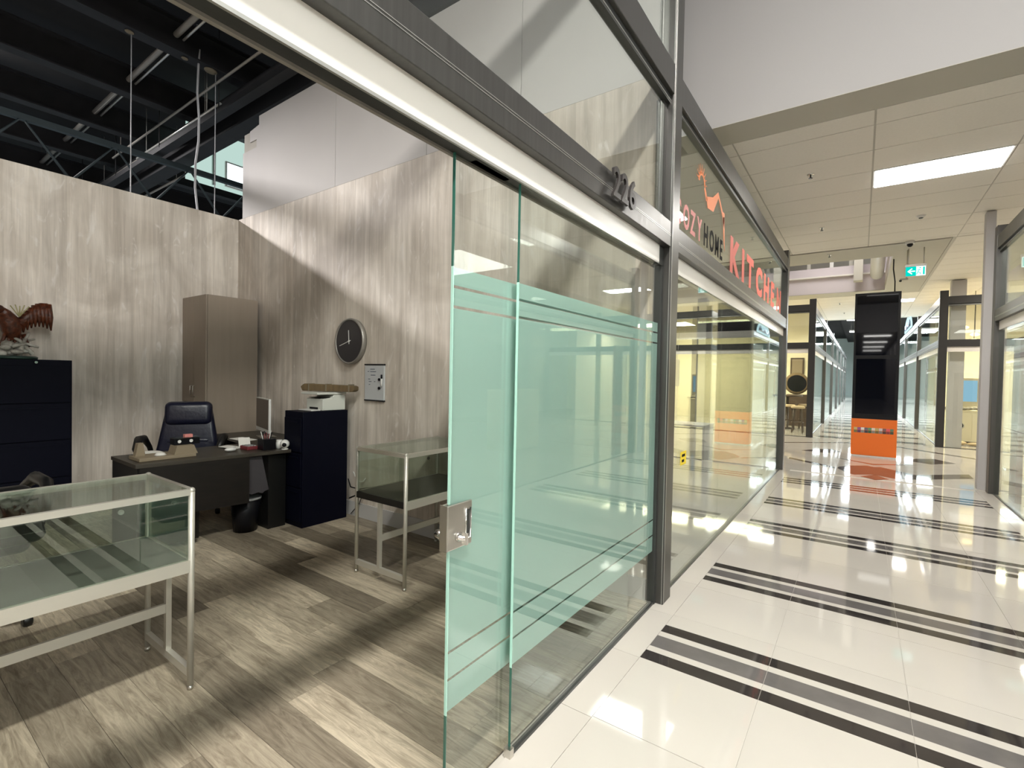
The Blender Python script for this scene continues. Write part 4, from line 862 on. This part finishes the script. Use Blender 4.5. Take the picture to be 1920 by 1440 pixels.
cb = thing('cream_cabinet', 'cream cabinet with round emblem in the far right shop', 'cabinet', (2.14, 16.6, 0)); box(1.83, 2.45, 16.46, 16.85, .06, .80).build('body', M['cabin'], cb); box(1.80, 2.48, 16.44, 16.87, .80, .83).build('top', M['cabin'], cb); box(1.86, 2.44, 16.48, 16.83, 0, .06).build('plinth', M['stool'], cb)
for a, b in ((1.85, 2.25), (2.27, 2.44)): box(a, b, 16.45, 16.46, .12, .76).build('door', M['cabin'], cb)
MB().lathe([(.08, 16.45), (.08, 16.443), (.06, 16.443), (.06, 16.45)], (2.05, 0, .45), 20, 'Y').build('emblem', M['soffit'], cb)
th = MB()
for i in range(7): th.ball((1.82 + .10 * i, 16.50 + .03 * (i % 2), .875 + .01 * (i % 3)), .07, (1.3, 1, .6), 9, 6)
tag(th.build('draped_throw', M['stone']), 'mottled throw bundled on top of the cream cabinet', 'throw')
tag(MB().ball((1.95, 16.1, .05), .12, (1.6, 1, .45)).ball((2.3, 16.0, .045), .1, (1.8, 1, .45)).build('floor_cushion', M['cushion']), 'flat cushion lying on the floor before the cream cabinet', 'cushion')
for x, z, y, lb in ((2.35, 2.62, 17.2, 'glowing amber lamp in the far right shop, lower one'), (2.2, 3.0, 17.6, 'glowing amber lamp in the far right shop, upper one'), (2.5, 2.85, 18.2, 'glowing amber lamp in the far right shop, rearmost')):
    t = thing('pendant_lamp', lb, 'lamp', (x, y, z)); MB().ball((x, y, z), .08, (1.3, 1, .6)).build('globe', M['sky'], t); MB().tube([(x, y, z + .04), (x, y, 3.9)], .006, 5).build('cord', M['bezel'], t)

# contents of the lettered shop and the right-hand shops
t = thing('shelf_unit', 'tall dark shelf unit standing inside the lettered shop', 'shelves', (-4.6, 8.6, 0))
box(-4.9, -4.87, 8.0, 8.4, 0, 2.0).box(-3.9, -3.87, 8.0, 8.4, 0, 2.0).box(-4.9, -3.87, 8.38, 8.4, 0, 2.0).build('carcass', M['bezel'], t)
for i in range(5): box(-4.87, -3.9, 8.0, 8.38, .1 + .46 * i, .13 + .46 * i).build('shelf', M['bezel'], t)
exec_chair('grey swivel chair inside the lettered shop', (-3.1, 7.6, 0), 2.0, M['grey'], True)
t = thing('shop_desk', 'white desk inside the lettered shop', 'desk', (-2.6, 8.4, 0)); box(-3.3, -2.0, 8.1, 8.7, .72, .75).build('top', M['white'], t)
for x in (-3.28, -2.04): box(x, x + .03, 8.12, 8.68, 0, .72).build('leg_panel', M['white'], t)
t = thing('banner', 'white banner with rows of small marks hanging inside the lettered shop', 'banner', (-3.3, 9.2, 1.6)); box(-3.95, -2.75, 9.20, 9.21, 1.35, 1.85).build('sheet', M['paper'], t)
mk = MB(); random.seed(9)
for i in range(9): mk.box(-3.85 + .12 * i, -3.79 + .12 * i, 9.198, 9.20, 1.50, 1.50 + random.choice((.05, .09)))
mk.build('marks', M['ink'], t); MB().tube([(-3.9, 9.205, 1.85), (-3.9, 9.31, 2.37)], .004, 5).tube([(-2.8, 9.205, 1.85), (-2.8, 9.31, 2.37)], .004, 5).build('cord', M['lip'], t)
for i, (x, y, w_, h_) in enumerate(((3.0, 4.4, 1.1, 1.9), (5.2, 5.6, 1.4, 2.1), (3.4, 7.6, 1.2, 1.2), (3.2, 1.3, 1.2, 1.8), (4.6, -.9, 1.3, 2.1))):
    t = thing('display_unit', '%s wooden display unit inside the right-hand shops' % ('nearest', 'tall rear', 'low farthest', 'dark', 'rearmost')[i], 'shelves', (x, y, 0))
    mm = M[('card', 'darkwood', 'cabin', 'darkwood', 'card')[i]]
    box(x, x + .03, y, y + w_, 0, h_).box(x + .03, x + .4, y, y + .03, 0, h_).box(x + .03, x + .4, y + w_ - .03, y + w_, 0, h_).build('carcass', mm, t)
    for q in range(4): box(x - .02, x + .4, y + .03, y + w_ - .03, .08 + (h_ - .1) * q / 3, .11 + (h_ - .1) * q / 3).build('shelf', mm, t)
# hall lamps down the far corridor
for i, y in enumerate((25.2, 31.5, 39)):
    t = thing('strip_light', 'bright strip light hanging in the far corridor, %s' % ('nearest one', 'middle one', 'farthest one')[i], 'ceiling light', (.3, y, 4.75)); box(-.7, 1.0, y - .25, y + .25, 4.78, 4.86).build('housing', M['white'], t); box(-.68, .98, y - .23, y + .23, 4.75, 4.78).build('diffuser', M['lamp'], t)
    MB().tube([(-.6, y, 4.86), (-.6, y, 5.6)], .012, 5).tube([(.9, y, 4.86), (.9, y, 5.6)], .012, 5).build('hanger', M['lip'], t)
